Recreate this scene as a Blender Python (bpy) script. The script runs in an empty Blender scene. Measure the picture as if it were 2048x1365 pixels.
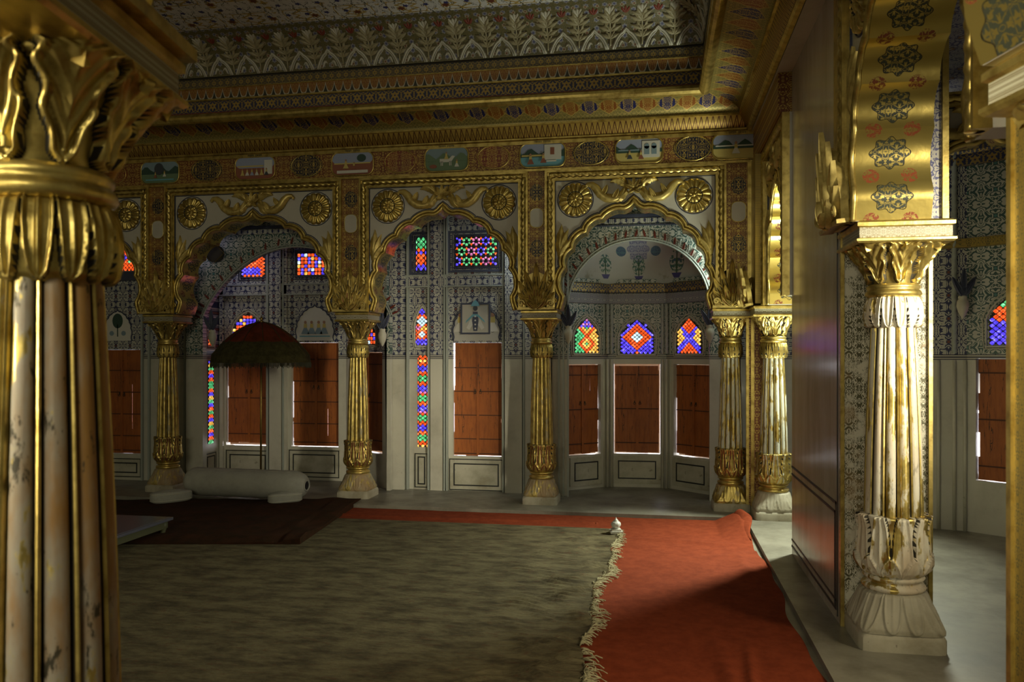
import bpy, math, random
from math import sin, cos, pi, sqrt, exp, floor, atan2
from mathutils import Vector, Matrix
random.seed(7)
SC = bpy.context.scene
COL = SC.collection
# ------------------------------------------------------------------ camera model (pinhole), used to read positions in the place
FPX, CX, CY = 1600.0, 1024.0, 712.0
TH = math.atan(291.0 / FPX)
ct, st = cos(TH), sin(TH)
EYE = 1.58
PL = 0.08      # raised stone platform under the arcades
FL = 0.04      # floor of the hall
def onY(px, py, Y):
    u = (px - CX) / FPX; t = Y / (st * u + ct)
    return Vector(((ct * u - st) * t, Y, EYE - (py - CY) / FPX * t))
def onX(px, py, X):
    u = (px - CX) / FPX; t = X / (ct * u - st)
    return Vector((X, (st * u + ct) * t, EYE - (py - CY) / FPX * t))
def onZ(px, py, z):
    u = (px - CX) / FPX; t = (EYE - z) * FPX / (py - CY)
    return Vector(((ct * u - st) * t, (st * u + ct) * t, z))

# ------------------------------------------------------------------ object helpers
def setp(o, label=None, cat=None, group=None, kind=None):
    if label: o['label'] = label
    if cat: o['category'] = cat
    if group: o['group'] = group
    if kind: o['kind'] = kind
    return o
def thing(name, loc=(0, 0, 0), rz=0, label=None, cat=None, group=None, kind=None):
    o = bpy.data.objects.new(name, None); COL.objects.link(o)
    o.location = loc; o.rotation_euler = (0, 0, rz); o.empty_display_size = .1
    return setp(o, label, cat, group, kind)
class MB:
    def __init__(s): s.v = []; s.f = []; s.m = []; s.uv = []; s.hasuv = False
    def add(s, vs, fs, m=0, uv=None):
        n = len(s.v); s.v += [tuple(v) for v in vs]
        for i, f in enumerate(fs):
            s.f.append([n + k for k in f]); s.m.append(m[i] if isinstance(m, (list, tuple)) else m)
        s.uv += (uv if uv else [(0, 0)] * len(vs))
        if uv: s.hasuv = True
        return s
    def box(s, x0, x1, y0, y1, z0, z1, m=0):
        v = [(x, y, z) for z in (z0, z1) for y in (y0, y1) for x in (x0, x1)]
        return s.add(v, [(0, 2, 3, 1), (4, 5, 7, 6), (0, 1, 5, 4), (2, 6, 7, 3), (0, 4, 6, 2), (1, 3, 7, 5)], m)
    def grid(s, nu, nv, fn, mf=None, closeu=False, uvf=None):
        cu = nu if closeu else nu + 1
        v = []; uv = []
        for j in range(nv + 1):
            for i in range(cu):
                v.append(fn(i / nu, j / nv)); uv.append(uvf(i / nu, j / nv) if uvf else (i / nu, j / nv))
        f = []; m = []
        for j in range(nv):
            for i in range(nu):
                i2 = (i + 1) % cu
                f.append((j * cu + i, j * cu + i2, (j + 1) * cu + i2, (j + 1) * cu + i))
                m.append(mf((i + .5) / nu, (j + .5) / nv) if mf else 0)
        return s.add(v, f, m, uv)
    def tube(s, pts, r, n=8, m=0, closed=False, twist=None, rf=None):
        pts = [Vector(p) for p in pts]; k = len(pts); v = []
        up = Vector((0.0, 1.0, 0.02))
        L = 0
        for i, p in enumerate(pts):
            a = pts[(i - 1) % k] if (closed or i > 0) else p
            b = pts[(i + 1) % k] if (closed or i < k - 1) else p
            t = (b - a)
            t = t.normalized() if t.length > 1e-9 else Vector((1, 0, 0))
            if i: L += (p - pts[i - 1]).length
            u = up
            if abs(t.dot(u)) > .95: u = Vector((1, 0, 0))
            n1 = t.cross(u).normalized(); n2 = n1.cross(t)
            for q in range(n):
                a_ = 2 * pi * q / n
                rr = r
                if twist: rr = r * (1 + twist[1] * (abs(sin(L * twist[0] + a_ * .5 * twist[2])) - .5))
                if rf: rr *= rf(i / (k - 1))
                v.append(p + n1 * cos(a_) * rr + n2 * sin(a_) * rr)
        f = []
        for i in range(k if closed else k - 1):
            for q in range(n):
                i2 = (i + 1) % k
                f.append((i * n + q, i * n + (q + 1) % n, i2 * n + (q + 1) % n, i2 * n + q))
        if not closed:
            f.append(list(range(n))[::-1]); f.append([(k - 1) * n + q for q in range(n)])
        return s.add(v, f, m)
    def prism(s, poly, y0, y1, m=0, ms=None):          # polygon in xz, extruded in y
        n = len(poly)
        v = [(p[0], y0, p[1]) for p in poly] + [(p[0], y1, p[1]) for p in poly]
        f = [list(range(n)), [n + i for i in range(n)][::-1]] + [(i, n + i, n + (i + 1) % n, (i + 1) % n) for i in range(n)]
        return s.add(v, f, [m, m] + [m if ms is None else ms] * n)
    def xf(s, M, start=0):
        for i in range(start, len(s.v)): s.v[i] = tuple(M @ Vector(s.v[i]))
        return s
    def build(s, name, mats, parent=None, smooth=False, flat_ang=None):
        me = bpy.data.meshes.new(name); me.from_pydata(s.v, [], s.f); me.update()
        if not isinstance(mats, (list, tuple)): mats = [mats]
        for m in mats: me.materials.append(m)
        mx = len(mats) - 1
        me.polygons.foreach_set('material_index', [min(q, mx) for q in s.m])
        if s.hasuv:
            l = me.uv_layers.new(name='UVMap'); d = []
            for p in me.polygons:
                for vi in p.vertices: d += s.uv[vi]
            l.data.foreach_set('uv', d)
        if smooth: me.polygons.foreach_set('use_smooth', [True] * len(me.polygons))
        o = bpy.data.objects.new(name, me); COL.objects.link(o)
        if smooth and flat_ang:
            try: me.set_sharp_from_angle(angle=flat_ang)
            except Exception: pass
        if parent: o.parent = parent
        return o
def dup(o, parent=None, loc=None, rz=None):
    c = o.copy(); COL.objects.link(c); c.parent = parent
    if loc is not None: c.location = loc
    if rz is not None: c.rotation_euler = (0, 0, rz)
    for ch in list(o.children): dup(ch, c)
    return c

# ------------------------------------------------------------------ node helpers
class V:
    def __init__(s, nt, k): s.nt = nt; s.k = k
    def _b(s, op, o, sw=False):
        n = s.nt.nodes.new('ShaderNodeMath'); n.operation = op
        a, b = (o, s) if sw else (s, o)
        for i, x in enumerate((a, b)):
            if x is None: continue
            if isinstance(x, V): s.nt.links.new(x.k, n.inputs[i])
            else: n.inputs[i].default_value = x
        return V(s.nt, n.outputs[0])
    def __add__(s, o): return s._b('ADD', o)
    __radd__ = __add__
    def __sub__(s, o): return s._b('SUBTRACT', o)
    def __rsub__(s, o): return s._b('SUBTRACT', o, True)
    def __mul__(s, o): return s._b('MULTIPLY', o)
    __rmul__ = __mul__
    def __truediv__(s, o): return s._b('DIVIDE', o)
    def __lt__(s, o): return s._b('LESS_THAN', o)
    def __gt__(s, o): return s._b('GREATER_THAN', o)
    def pp(s, k=1.0): return s._b('PINGPONG', k)
    def mx(s, o): return s._b('MAXIMUM', o)
    def mn(s, o): return s._b('MINIMUM', o)
    def fr(s): return s._b('FRACT', None)
    def fl(s): return s._b('FLOOR', None)
    def ab(s): return s._b('ABSOLUTE', None)
    def sn(s): return s._b('SINE', None)
    def cs(s): return s._b('COSINE', None)
    def sq(s): return s._b('SQRT', None)
    def at2(s, o): return s._b('ARCTAN2', o)
    def pw(s, o): return s._b('POWER', o)
def smooth(v, a, b):
    n = v.nt.nodes.new('ShaderNodeMapRange'); n.interpolation_type = 'SMOOTHSTEP'
    v.nt.links.new(v.k, n.inputs[0]); n.inputs[1].default_value = a; n.inputs[2].default_value = b
    return V(v.nt, n.outputs[0])
def vec(nt, x, y, z=0.0):
    n = nt.nodes.new('ShaderNodeCombineXYZ')
    for i, q in enumerate((x, y, z)):
        if isinstance(q, V): nt.links.new(q.k, n.inputs[i])
        else: n.inputs[i].default_value = q
    return n.outputs[0]
def coords(nt, plane):
    t = nt.nodes.new('ShaderNodeTexCoord'); s = nt.nodes.new('ShaderNodeSeparateXYZ')
    nt.links.new(t.outputs['UV' if plane == 'uv' else 'Object'], s.inputs[0])
    a = {'x': 0, 'y': 1, 'z': 2}
    if plane == 'uv': return V(nt, s.outputs[0]), V(nt, s.outputs[1])
    return V(nt, s.outputs[a[plane[0]]]), V(nt, s.outputs[a[plane[1]]])
def objvec(nt):
    return nt.nodes.new('ShaderNodeTexCoord').outputs['Object']
def noise(nt, vsock, scale=5, detail=3, rough=.5, dist=0):
    n = nt.nodes.new('ShaderNodeTexNoise'); n.inputs['Scale'].default_value = scale
    n.inputs['Detail'].default_value = detail; n.inputs['Roughness'].default_value = rough
    n.inputs['Distortion'].default_value = dist
    if vsock is not None: nt.links.new(vsock, n.inputs['Vector'])
    return V(nt, n.outputs[0])
def mixc(nt, fac, a, b, mode='MIX'):
    n = nt.nodes.new('ShaderNodeMix'); n.data_type = 'RGBA'; n.blend_type = mode
    if isinstance(fac, V): nt.links.new(fac.k, n.inputs[0])
    else: n.inputs[0].default_value = fac
    for i, c in ((6, a), (7, b)):
        if isinstance(c, (tuple, list)): n.inputs[i].default_value = (c[0], c[1], c[2], 1)
        else: nt.links.new(c, n.inputs[i])
    return n.outputs[2]
def mat(name, col=(.5, .5, .5), rough=.6, metal=0.0, spec=.5):
    m = bpy.data.materials.new(name); m.use_nodes = True; nt = m.node_tree
    b = nt.nodes['Principled BSDF']
    b.inputs['Base Color'].default_value = (*col, 1); b.inputs['Roughness'].default_value = rough
    b.inputs['Metallic'].default_value = metal; b.inputs['Specular IOR Level'].default_value = spec
    return m, nt, b
def lk(nt, s, inp):
    nt.links.new(s.k if isinstance(s, V) else s, inp)
def bump(nt, b, h, dist=.005, strength=.6):
    n = nt.nodes.new('ShaderNodeBump'); n.inputs['Strength'].default_value = strength; n.inputs['Distance'].default_value = dist
    lk(nt, h, n.inputs['Height']); lk(nt, n.outputs[0], b.inputs['Normal'])
def dirt(nt, base, amt=.35, scale=3, col=(.16, .13, .08)):
    n = noise(nt, objvec(nt), scale, 6, .65)
    return mixc(nt, smooth(n, .45, .75) * amt, base, col)

GOLD = (.57, .445, .125)
def gold_mat(name, col=GOLD, rough=.36, metal=.85, wear=0.0, plaster=(.56, .53, .44), stain=.0, wscale=9):
    m, nt, b = mat(name, col, rough, metal)
    n1 = noise(nt, objvec(nt), 14, 4, .6); n2 = noise(nt, objvec(nt), 45, 2, .5)
    c = mixc(nt, smooth(n1, .35, .75), (col[0] * 1.12, col[1] * 1.12, col[2] * 1.25), (col[0] * .55, col[1] * .5, col[2] * .45))
    bump(nt, b, n1 * .7 + n2 * .3, .004, .45)
    if wear > 0:
        tc = objvec(nt); mp = nt.nodes.new('ShaderNodeMapping'); mp.inputs['Scale'].default_value = (1, 1, .35)
        nt.links.new(tc, mp.inputs[0])
        w = noise(nt, mp.outputs[0], wscale, 7, .68)
        k = smooth(w, .68 - wear * .36, .72 - wear * .36)
        p = plaster
        if stain:
            s2 = noise(nt, mp.outputs[0], 5, 5, .6)
            p = mixc(nt, smooth(s2, .40, .60) * stain, plaster, (.36, .19, .05))
            s3 = noise(nt, mp.outputs[0], 30, 4, .7)
            p = mixc(nt, smooth(s3, .58, .66) * stain, p, (.05, .04, .02))
        c = mixc(nt, k, c, p)
        lk(nt, (1.0 - k) * metal, b.inputs['Metallic']); lk(nt, k * .25 + rough, b.inputs['Roughness'])
    lk(nt, c, b.inputs['Base Color'])
    return m
def scroll(nt, u, v, cell, seed=0.0, ns=3.2, rings=3.0, w=.14, mirror=True):
    if mirror: a = (u / cell[0]).pp(.5); c = (v / cell[1]).pp(.5)
    else: a = u / cell[0]; c = v / cell[1]
    n = noise(nt, vec(nt, a, c, seed), ns, 1.5, .5, .6)
    d = ((n * rings * 2.2).fr() - .5).ab()
    return d < w
def rosette(nt, u, v, cell, R, n=8, off=(0, 0)):
    a = ((u + off[0]) / cell[0]).fr() - .5; c = ((v + off[1]) / cell[1]).fr() - .5
    a = a * cell[0]; c = c * cell[1]
    r = (a * a + c * c).sq(); an = a.at2(c)
    rr = r / (((an * n).cs() * .16) + .84)
    return rr, an, R
def pat_mat(name, plane, bg, fg, cell=(.12, .12), seed=0., ns=3.2, rings=3., w=.14, accent=None, acell=None, aR=.02, metal_fg=0., metal_bg=0., rough=.55, dirty=.3, border=None):
    m, nt, b = mat(name, bg, rough)
    u, v = coords(nt, plane)
    k = scroll(nt, u, v, cell, seed, ns, rings, w)
    c = mixc(nt, k, bg, fg)
    met = k * (metal_fg - metal_bg) + metal_bg
    if accent:
        ac = acell or cell
        rr, an, R = rosette(nt, u, v, ac, aR, 6)
        k2 = rr < aR; k3 = rr < aR * 1.45
        c = mixc(nt, k3, c, fg); c = mixc(nt, k2, c, accent); k4 = rr < aR * .4
        c = mixc(nt, k4, c, bg)
    if dirty: c = dirt(nt, c, dirty)
    lk(nt, c, b.inputs['Base Color']); lk(nt, met, b.inputs['Metallic'])
    bump(nt, b, k * 1.0, .002, .3)
    return m
WHT = (.50, .50, .45)
NAVY = (.035, .045, .16)
M = {}
M['gold'] = gold_mat('gold leaf')
M['gold_far'] = gold_mat('gold leaf slightly worn', wear=.38, plaster=(.42, .36, .2), wscale=14)
M['gold_right'] = gold_mat('gold leaf flaking', wear=.62, plaster=(.58, .60, .50), stain=.35)
M['gold_near'] = gold_mat('gold leaf mostly worn to plaster', wear=.66, plaster=(.70, .66, .52), stain=.4, wscale=6)
M['gold_left'] = gold_mat('gold leaf with stained plaster', wear=.72, plaster=(.42, .40, .34), stain=1.0, wscale=5)
M['gold_matte'] = gold_mat('gold leaf relief', metal=.45, rough=.42)
M['foot'] = gold_mat('worn gilt plaster foot', wear=.64, plaster=(.36, .33, .22), stain=.5, wscale=14, metal=.5)
M['navy'] = mat('navy paint', (.03, .035, .07), .6)[0]
M['red_paint'] = mat('dark red paint', (.16, .03, .015), .6)[0]
M['dark_groove'] = mat('dark paint in grooves', (.03, .024, .012), .7)[0]
M['black'] = mat('black painted line', (.012, .014, .013), .5)[0]

def wall_mat(name, plane, pattern='blue', tint=(.52, .51, .42), seed=0., cell=(.19, .20)):
    """gallery wall: plain lime plaster below the dado line, painted arabesques above it"""
    m, nt, b = mat(name, tint, .5)
    u, v = coords(nt, plane)
    k = scroll(nt, u, v, cell, seed, 3.4, 2.4, .19)
    line = (.018, .025, .085) if pattern == 'blue' else (.035, .085, .075)
    up = mixc(nt, k, (.47, .475, .41), line)
    rr, an, R = rosette(nt, u, v, (cell[0], cell[1]), .02, 6, (cell[0] * .5, 0))
    up = mixc(nt, rr < .022, up, line); up = mixc(nt, rr < .014, up, (.16, .05, .03) if pattern == 'blue' else (.06, .2, .2))
    n = noise(nt, objvec(nt), 2.2, 5, .6)
    low = mixc(nt, smooth(n, .45, .8) * .5, tint, (tint[0] * .72, tint[1] * .7, tint[2] * .6))
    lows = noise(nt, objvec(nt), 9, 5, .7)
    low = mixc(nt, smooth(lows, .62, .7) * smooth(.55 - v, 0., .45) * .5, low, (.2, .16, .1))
    c = mixc(nt, v > 1.585, low, up)
    for z0, z1 in ((1.545, 1.553), (1.562, 1.574), (1.584, 1.592)):
        c = mixc(nt, (v > z0) * (v < z1), c, (.02, .022, .035))
    c = dirt(nt, c, .3, 2.5, (.14, .12, .09))
    lk(nt, c, b.inputs['Base Color'])
    b.inputs['Roughness'].default_value = .42
    return m
M['wall_blue'] = wall_mat('lime wall with blue arabesques', 'xz', 'blue', seed=1.3)
M['wall_green'] = wall_mat('lime wall with green and blue flowers', 'xz', 'green', seed=4.1, cell=(.22, .22))
M['wall_bluey'] = wall_mat('lime wall with blue arabesques side', 'yz', 'blue', seed=1.3)
M['plaster'] = None
def plaster_mat(name, c0=(.53, .52, .42), amt=.4, rough=.45):
    m, nt, b = mat(name, c0, rough)
    n = noise(nt, objvec(nt), 3, 6, .65)
    c = mixc(nt, smooth(n, .4, .75) * amt, c0, (c0[0] * .5, c0[1] * .46, c0[2] * .36))
    n2 = noise(nt, objvec(nt), 20, 4, .7)
    c = mixc(nt, smooth(n2, .64, .7) * amt, c, (.15, .13, .09))
    lk(nt, c, b.inputs['Base Color']); bump(nt, b, n2, .002, .3)
    return m
M['plaster'] = plaster_mat('lime plaster')
M['plaster_d'] = plaster_mat('weathered lime plaster', (.47, .46, .36), .8)
M['spandrel'] = plaster_mat('pale spandrel plaster', (.50, .48, .41), .2)
M['stone'] = plaster_mat('worn base stone', (.44, .41, .31), .8, .6)
M['frieze'] = pat_mat('red and gold painted frieze', 'xz', (.15, .042, .014), (.48, .33, .08), (.17, .16), 2.2, 3.6, 2.6, .2, None, metal_fg=.4, rough=.45)
M['pil_red'] = pat_mat('red pilaster scrollwork', 'xz', (.15, .04, .014), (.46, .32, .08), (.085, .11), 5.2, 3.2, 2.6, .2, None, metal_fg=.4, rough=.45)
M['roundel_navy'] = pat_mat('navy roundel scrollwork', 'xz', (.010, .012, .028), (.50, .36, .09), (.17, .15), 3.7, 3.5, 3.2, .16, None, metal_fg=.6, rough=.45)
M['roundel_red'] = pat_mat('red roundel scrollwork', 'xz', (.20, .04, .014), (.50, .34, .09), (.15, .13), 3.1, 3.5, 3.2, .18, None, metal_fg=.6, rough=.45)
M['band_blue'] = pat_mat('navy and gold fleur band', 'uv', (.02, .025, .075), (.34, .24, .06), (.13, .11), 7., 3.0, 2.4, .2, (.34, .22, .05), (.13, .12), .026, metal_fg=.5, rough=.45)
M['band_small'] = pat_mat('small blossom band', 'uv', (.03, .03, .04), (.26, .19, .05), (.075, .08), 9., 3.0, 2.4, .2, (.3, .2, .05), (.075, .08), .018, metal_fg=.4, rough=.5)
M['band_white'] = pat_mat('white and blue figured band', 'uv', (.34, .34, .33), (.05, .05, .16), (.09, .07), 3., 3.3, 2.4, .18, None, rough=.5)
M['abacus'] = pat_mat('abacus scrollwork', 'xz', (.38, .37, .28), (.16, .13, .06), (.07, .05), 3., 3.3, 2.8, .2, None, rough=.5, metal_fg=.3)
M['pier_paint'] = pat_mat('white and blue scrollwork', 'xz', (.52, .50, .44), (.07, .08, .22), (.12, .15), 12., 3.6, 2.6, .15, None, rough=.5)
M['gold_olive'] = pat_mat('gold ground with fine scrollwork', 'yz', (.36, .26, .06), (.10, .085, .03), (.09, .1), 8., 3.4, 3.0, .14, None, metal_bg=.6, rough=.4)

def pier_end_mat():
    # worn floral painting: pale plaster with dark broken flower stems
    m, nt, b = mat('worn floral painting on pale plaster', (.6, .57, .44), .55)
    u, v = coords(nt, 'xz')
    k = scroll(nt, u, v, (.11, .14), 2.4, 3.6, 2.8, .25)
    w = noise(nt, objvec(nt), 9, 6, .7)
    keep = smooth(w, .38, .50)
    c = mixc(nt, k * keep, (.62, .59, .46), (.09, .085, .035))
    w2 = noise(nt, objvec(nt), 5, 4, .6)
    c = mixc(nt, smooth(w2, .55, .7) * .5, c, (.34, .22, .09))
    lk(nt, c, b.inputs['Base Color']); bump(nt, b, w, .004, .5)
    return m
M['pier_end'] = pier_end_mat()
def cove_mat():
    m, nt, b = mat('gold cove with blue and red medallions', GOLD, .38, .5)
    u, v = coords(nt, 'uv')
    g = scroll(nt, u, v, (.09, .09), 4., 3.6, 3.2, .16)
    base = mixc(nt, g, (.34, .27, .08), (.08, .085, .03))
    # alternating medallions
    P = .37
    a = ((u / P).fr() - .5) * P; vv = v - .17
    s = ((u / (P / 2)).fr() - .5) * (P / 2)
    par = ((u / P).fr() < .5)
    prof = ((vv + .02) * 16.0).cs() * .018 + .072
    lim = prof - (vv.ab() - .02).mx(0.) * .42 - (vv * -1.0 - .05).mx(0.) * .6
    inside = (s.ab() < lim) * (vv.ab() < .16)
    rim = (s.ab() < (lim + .012)) * (vv.ab() < .172)
    mc = mixc(nt, par, (.26, .09, .02), (.02, .025, .12))
    g2 = scroll(nt, s, v, (.12, .14), 9., 3.8, 2.8, .17)
    mc = mixc(nt, g2, mc, (.46, .33, .09))
    c = mixc(nt, rim, base, (.45, .32, .08)); c = mixc(nt, inside, c, mc)
    lk(nt, c, b.inputs['Base Color'])
    return m
M['cove'] = cove_mat()
def leafband_mat():
    m, nt, b = mat('gold leaf-and-dart band', GOLD, .4, .5)
    u, v = coords(nt, 'uv')
    a = ((u / .055).fr() - .5).ab() * 2.0
    h = v / .13
    e = (a - (1.0 - h)).ab() < .16
    c = mixc(nt, e, (.42, .28, .06), (.10, .04, .015))
    e2 = a < .12
    c = mixc(nt, e2 * (h < .55), c, (.12, .06, .02))
    lk(nt, c, b.inputs['Base Color']); bump(nt, b, e * -1.0, .004, .5)
    return m
M['leafband'] = leafband_mat()
def tear_mat():
    m, nt, b = mat('red band of painted pendants', (.2, .09, .02), .5, .2)
    u, v = coords(nt, 'uv')
    a = ((u / .093).fr() - .5).ab() * 2.0; h = v / .11
    arc = (h - a.pw(2.6) * .85)
    inside = arc > .02; edge = (arc.ab() < .10)
    g = scroll(nt, u, v, (.093, .10), 6., 4., 2.4, .2)
    cc = mixc(nt, g, (.20, .07, .02), (.34, .22, .05))
    c = mixc(nt, inside, (.04, .04, .03), cc); c = mixc(nt, edge, c, (.45, .42, .32))
    lk(nt, c, b.inputs['Base Color'])
    return m
M['tear'] = tear_mat()
def ceiling_mat():
    m, nt, b = mat('white ceiling painted with flower vines', (.5, .5, .48), .6)
    u, v = coords(nt, 'xy')
    c = (.60, .60, .60)
    g1 = scroll(nt, u, v, (.5, .5), 2., 2.2, 1.6, .07)
    c = mixc(nt, g1, c, (.42, .30, .08))
    g2 = scroll(nt, u, v, (.28, .28), 5., 5., 2.0, .09)
    c = mixc(nt, g2, c, (.03, .04, .03))
    rr, an, R = rosette(nt, u, v, (.42, .38), .05, 6)
    c = mixc(nt, rr < .05, c, (.42, .3, .1)); c = mixc(nt, rr < .037, c, (.13, .035, .02))
    rr, an, R = rosette(nt, u, v, (.19, .21), .03, 5, (.07, .05))
    c = mixc(nt, rr < .028, c, (.03, .035, .16))
    lk(nt, c, b.inputs['Base Color'])
    return m
M['ceiling'] = ceiling_mat()
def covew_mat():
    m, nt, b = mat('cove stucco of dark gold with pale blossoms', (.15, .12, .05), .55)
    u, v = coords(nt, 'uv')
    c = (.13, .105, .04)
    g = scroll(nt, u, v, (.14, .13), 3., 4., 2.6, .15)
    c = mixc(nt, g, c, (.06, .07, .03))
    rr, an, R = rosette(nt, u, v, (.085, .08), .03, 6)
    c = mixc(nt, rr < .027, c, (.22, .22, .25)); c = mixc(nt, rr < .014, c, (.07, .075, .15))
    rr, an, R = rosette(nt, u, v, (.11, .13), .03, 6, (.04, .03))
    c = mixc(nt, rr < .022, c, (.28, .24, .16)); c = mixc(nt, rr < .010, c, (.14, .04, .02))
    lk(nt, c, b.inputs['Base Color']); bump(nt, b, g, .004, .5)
    return m
M['covestucco'] = covew_mat()
M['stucco_pale'] = plaster_mat('pale silvery stucco', (.46, .44, .36), .4)
M['stucco_leaf'] = plaster_mat('olive gilded stucco leaves', (.29, .255, .15), .3)
def soffit_mat(name='painted gold soffit', cell=(.3, .2)):
    m, nt, b = mat(name, GOLD, .3, .9)
    u, v = coords(nt, 'uv')     # u along the arch, v across it (metres)
    g = scroll(nt, u, v, (.105, .10), 6., 3.4, 2.6, .27)
    a = ((u / .24).fr() - .5) * .24; d = v - .17
    r = (a * a * 1.4 + d * d).sq(); an = a.at2(d)
    med = r < ((an * 8.0).cs() * .010 + .088)
    ring = (r - ((an * 8.0).cs() * .010 + .088)).ab() < .0025
    sm = (((u / .24 + .5).fr() - .5) * .24)
    e = (d.ab() - .09); r2 = (sm * sm + e * e).sq(); med2 = r2 < .04
    paint = mixc(nt, med2, mixc(nt, med, GOLD, (.04, .045, .03)), (.20, .05, .02))
    mask = g * (med.mx(med2))
    c = mixc(nt, mask, GOLD, paint); c = mixc(nt, ring, c, (.05, .045, .03))
    lk(nt, c, b.inputs['Base Color'])
    lk(nt, (1.0 - mask) * .85, b.inputs['Metallic'])
    n1 = noise(nt, objvec(nt), 16, 3, .5); bump(nt, b, n1, .004, .3)
    return m
M['soffit'] = soffit_mat()
def shutter_mat():
    m, nt, b = mat('weathered orange painted shutter boards', (.38, .09, .015), .6)
    u, v = coords(nt, 'xz')
    n = noise(nt, vec(nt, u * 9.0, v * 1.2, 0.), 4, 5, .65)
    n2 = noise(nt, objvec(nt), 2.5, 3, .6)
    c = mixc(nt, smooth(n, .4, .75) * .6, (.36, .105, .017), (.15, .038, .008))
    c = mixc(nt, smooth(n2, .5, .7) * .35, c, (.14, .035, .01))
    cr = noise(nt, vec(nt, u * 13.0, v * .9, 3.), 2.2, 5, .7, 1.0)
    c = mixc(nt, ((cr * 2.4).fr() - .5).ab() < .035, c, (.02, .012, .006))
    lk(nt, c, b.inputs['Base Color']); bump(nt, b, n, .003, .5)
    return m
M['shutter'] = shutter_mat()
M['batten'] = mat('dark iron-stained batten', (.09, .028, .01), .7)[0]
def panel_mat():
    m, nt, b = mat('polished lime wall, greyish tan', (.33, .30, .25), .16)
    tc = objvec(nt); mp = nt.nodes.new('ShaderNodeMapping'); mp.inputs['Scale'].default_value = (1, 1, .22)
    nt.links.new(tc, mp.inputs[0])
    n = noise(nt, mp.outputs[0], 5, 6, .6)
    c = mixc(nt, smooth(n, .35, .75), (.47, .42, .35), (.34, .285, .21))
    n2 = noise(nt, mp.outputs[0], 26, 2, .5)
    c = mixc(nt, n2 > .77, c, (.03, .025, .02))
    lk(nt, c, b.inputs['Base Color'])
    n3 = noise(nt, objvec(nt), 12, 3, .5); lk(nt, n3 * .16 + .12, b.inputs['Roughness'])
    return m
M['panel'] = panel_mat()
def floor_mat():
    m, nt, b = mat('grey stone floor', (.3, .3, .27), .38)
    n = noise(nt, objvec(nt), 2.5, 6, .65)
    c = mixc(nt, smooth(n, .35, .7), (.25, .238, .19), (.13, .122, .092))
    n2 = noise(nt, objvec(nt), 9, 5, .7, 1.)
    c = mixc(nt, ((n2 * 2.).fr() - .5).ab() < .008, c, (.04, .04, .035))
    lk(nt, c, b.inputs['Base Color']); lk(nt, n * .3 + .25, b.inputs['Roughness'])
    return m
M['floor'] = floor_mat()
def dhurrie_mat():
    m, nt, b = mat('faded olive-beige woven carpet', (.2, .18, .11), .95, 0, .1)
    u, v = coords(nt, 'xy')
    n = noise(nt, vec(nt, u * .7, v * 1.6, 0.), 6, 6, .7)
    n2 = noise(nt, vec(nt, u * 5.0, v * 40., 0.), 3, 3, .6)
    c = mixc(nt, smooth(n, .35, .68), (.165, .14, .078), (.062, .050, .030))
    n3 = noise(nt, vec(nt, u * 1.2, v * 3., 4.), 9, 5, .7)
    c = mixc(nt, smooth(n3, .56, .64) * .6, c, (.11, .06, .035))
    c = mixc(nt, smooth(n2, .5, .7) * .35, c, (.09, .085, .055))
    lk(nt, c, b.inputs['Base Color']); bump(nt, b, n2 * .5 + n3, .012, .9)
    return m
M['dhurrie'] = dhurrie_mat()
M['fringe'] = mat('straw-coloured cotton fringe', (.40, .36, .21), .95)[0]
def felt_mat(name, c0, c1, sc=14, dist=.006):
    m, nt, b = mat(name, c0, .9, 0, .1)
    n = noise(nt, objvec(nt), sc, 5, .7)
    c = mixc(nt, smooth(n, .3, .75), c0, c1)
    lk(nt, c, b.inputs['Base Color'])
    n2 = noise(nt, objvec(nt), 160, 2, .5); bump(nt, b, n + n2 * .25, dist, .5)
    return m
M['red'] = felt_mat('brick-red felt runner', (.235, .046, .017), (.165, .030, .011))
M['rug'] = felt_mat('dark brown pile rug', (.050, .020, .010), (.022, .014, .006), 7)
M['cotton'] = felt_mat('off-white cotton cover', (.42, .42, .36), (.33, .33, .28), 5, .004)
M['white_marble'] = mat('white marble', (.68, .68, .62), .35)[0]
M['umb_red'] = felt_mat('maroon velvet', (.15, .030, .012), (.06, .016, .006), 6)
M['umb_olive'] = felt_mat('tarnished olive brocade', (.065, .058, .022), (.028, .026, .01), 20)
M['umb_fringe'] = mat('dark bullion fringe', (.035, .035, .015), .8)[0]
M['brass'] = mat('tarnished brass', (.28, .2, .06), .35, .9)[0]
M['table_top'] = mat('polished dark table top', (.10, .10, .13), .22)[0]
M['table_side'] = mat('carved olive table apron', (.07, .07, .03), .6)[0]
M['dark'] = mat('dark void behind lattice', (.008, .008, .01), .8)[0]
M['lead'] = mat('plaster lattice between panes', (.03, .026, .022), .7)[0]
def glow(name, c, s=1.6, core=(1, 1, 1)):
    m, nt, b = mat(name, tuple(q * .5 for q in c), .15)
    b.inputs['Emission Color'].default_value = (*c, 1)
    n = noise(nt, objvec(nt), 38, 2, .6)
    e = mixc(nt, smooth(n, .56, .74) * .5, c, core); lk(nt, e, b.inputs['Emission Color'])
    lk(nt, (smooth(n, .3, .75) * 1.2 + .45) * s, b.inputs['Emission Strength'])
    return m
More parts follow.
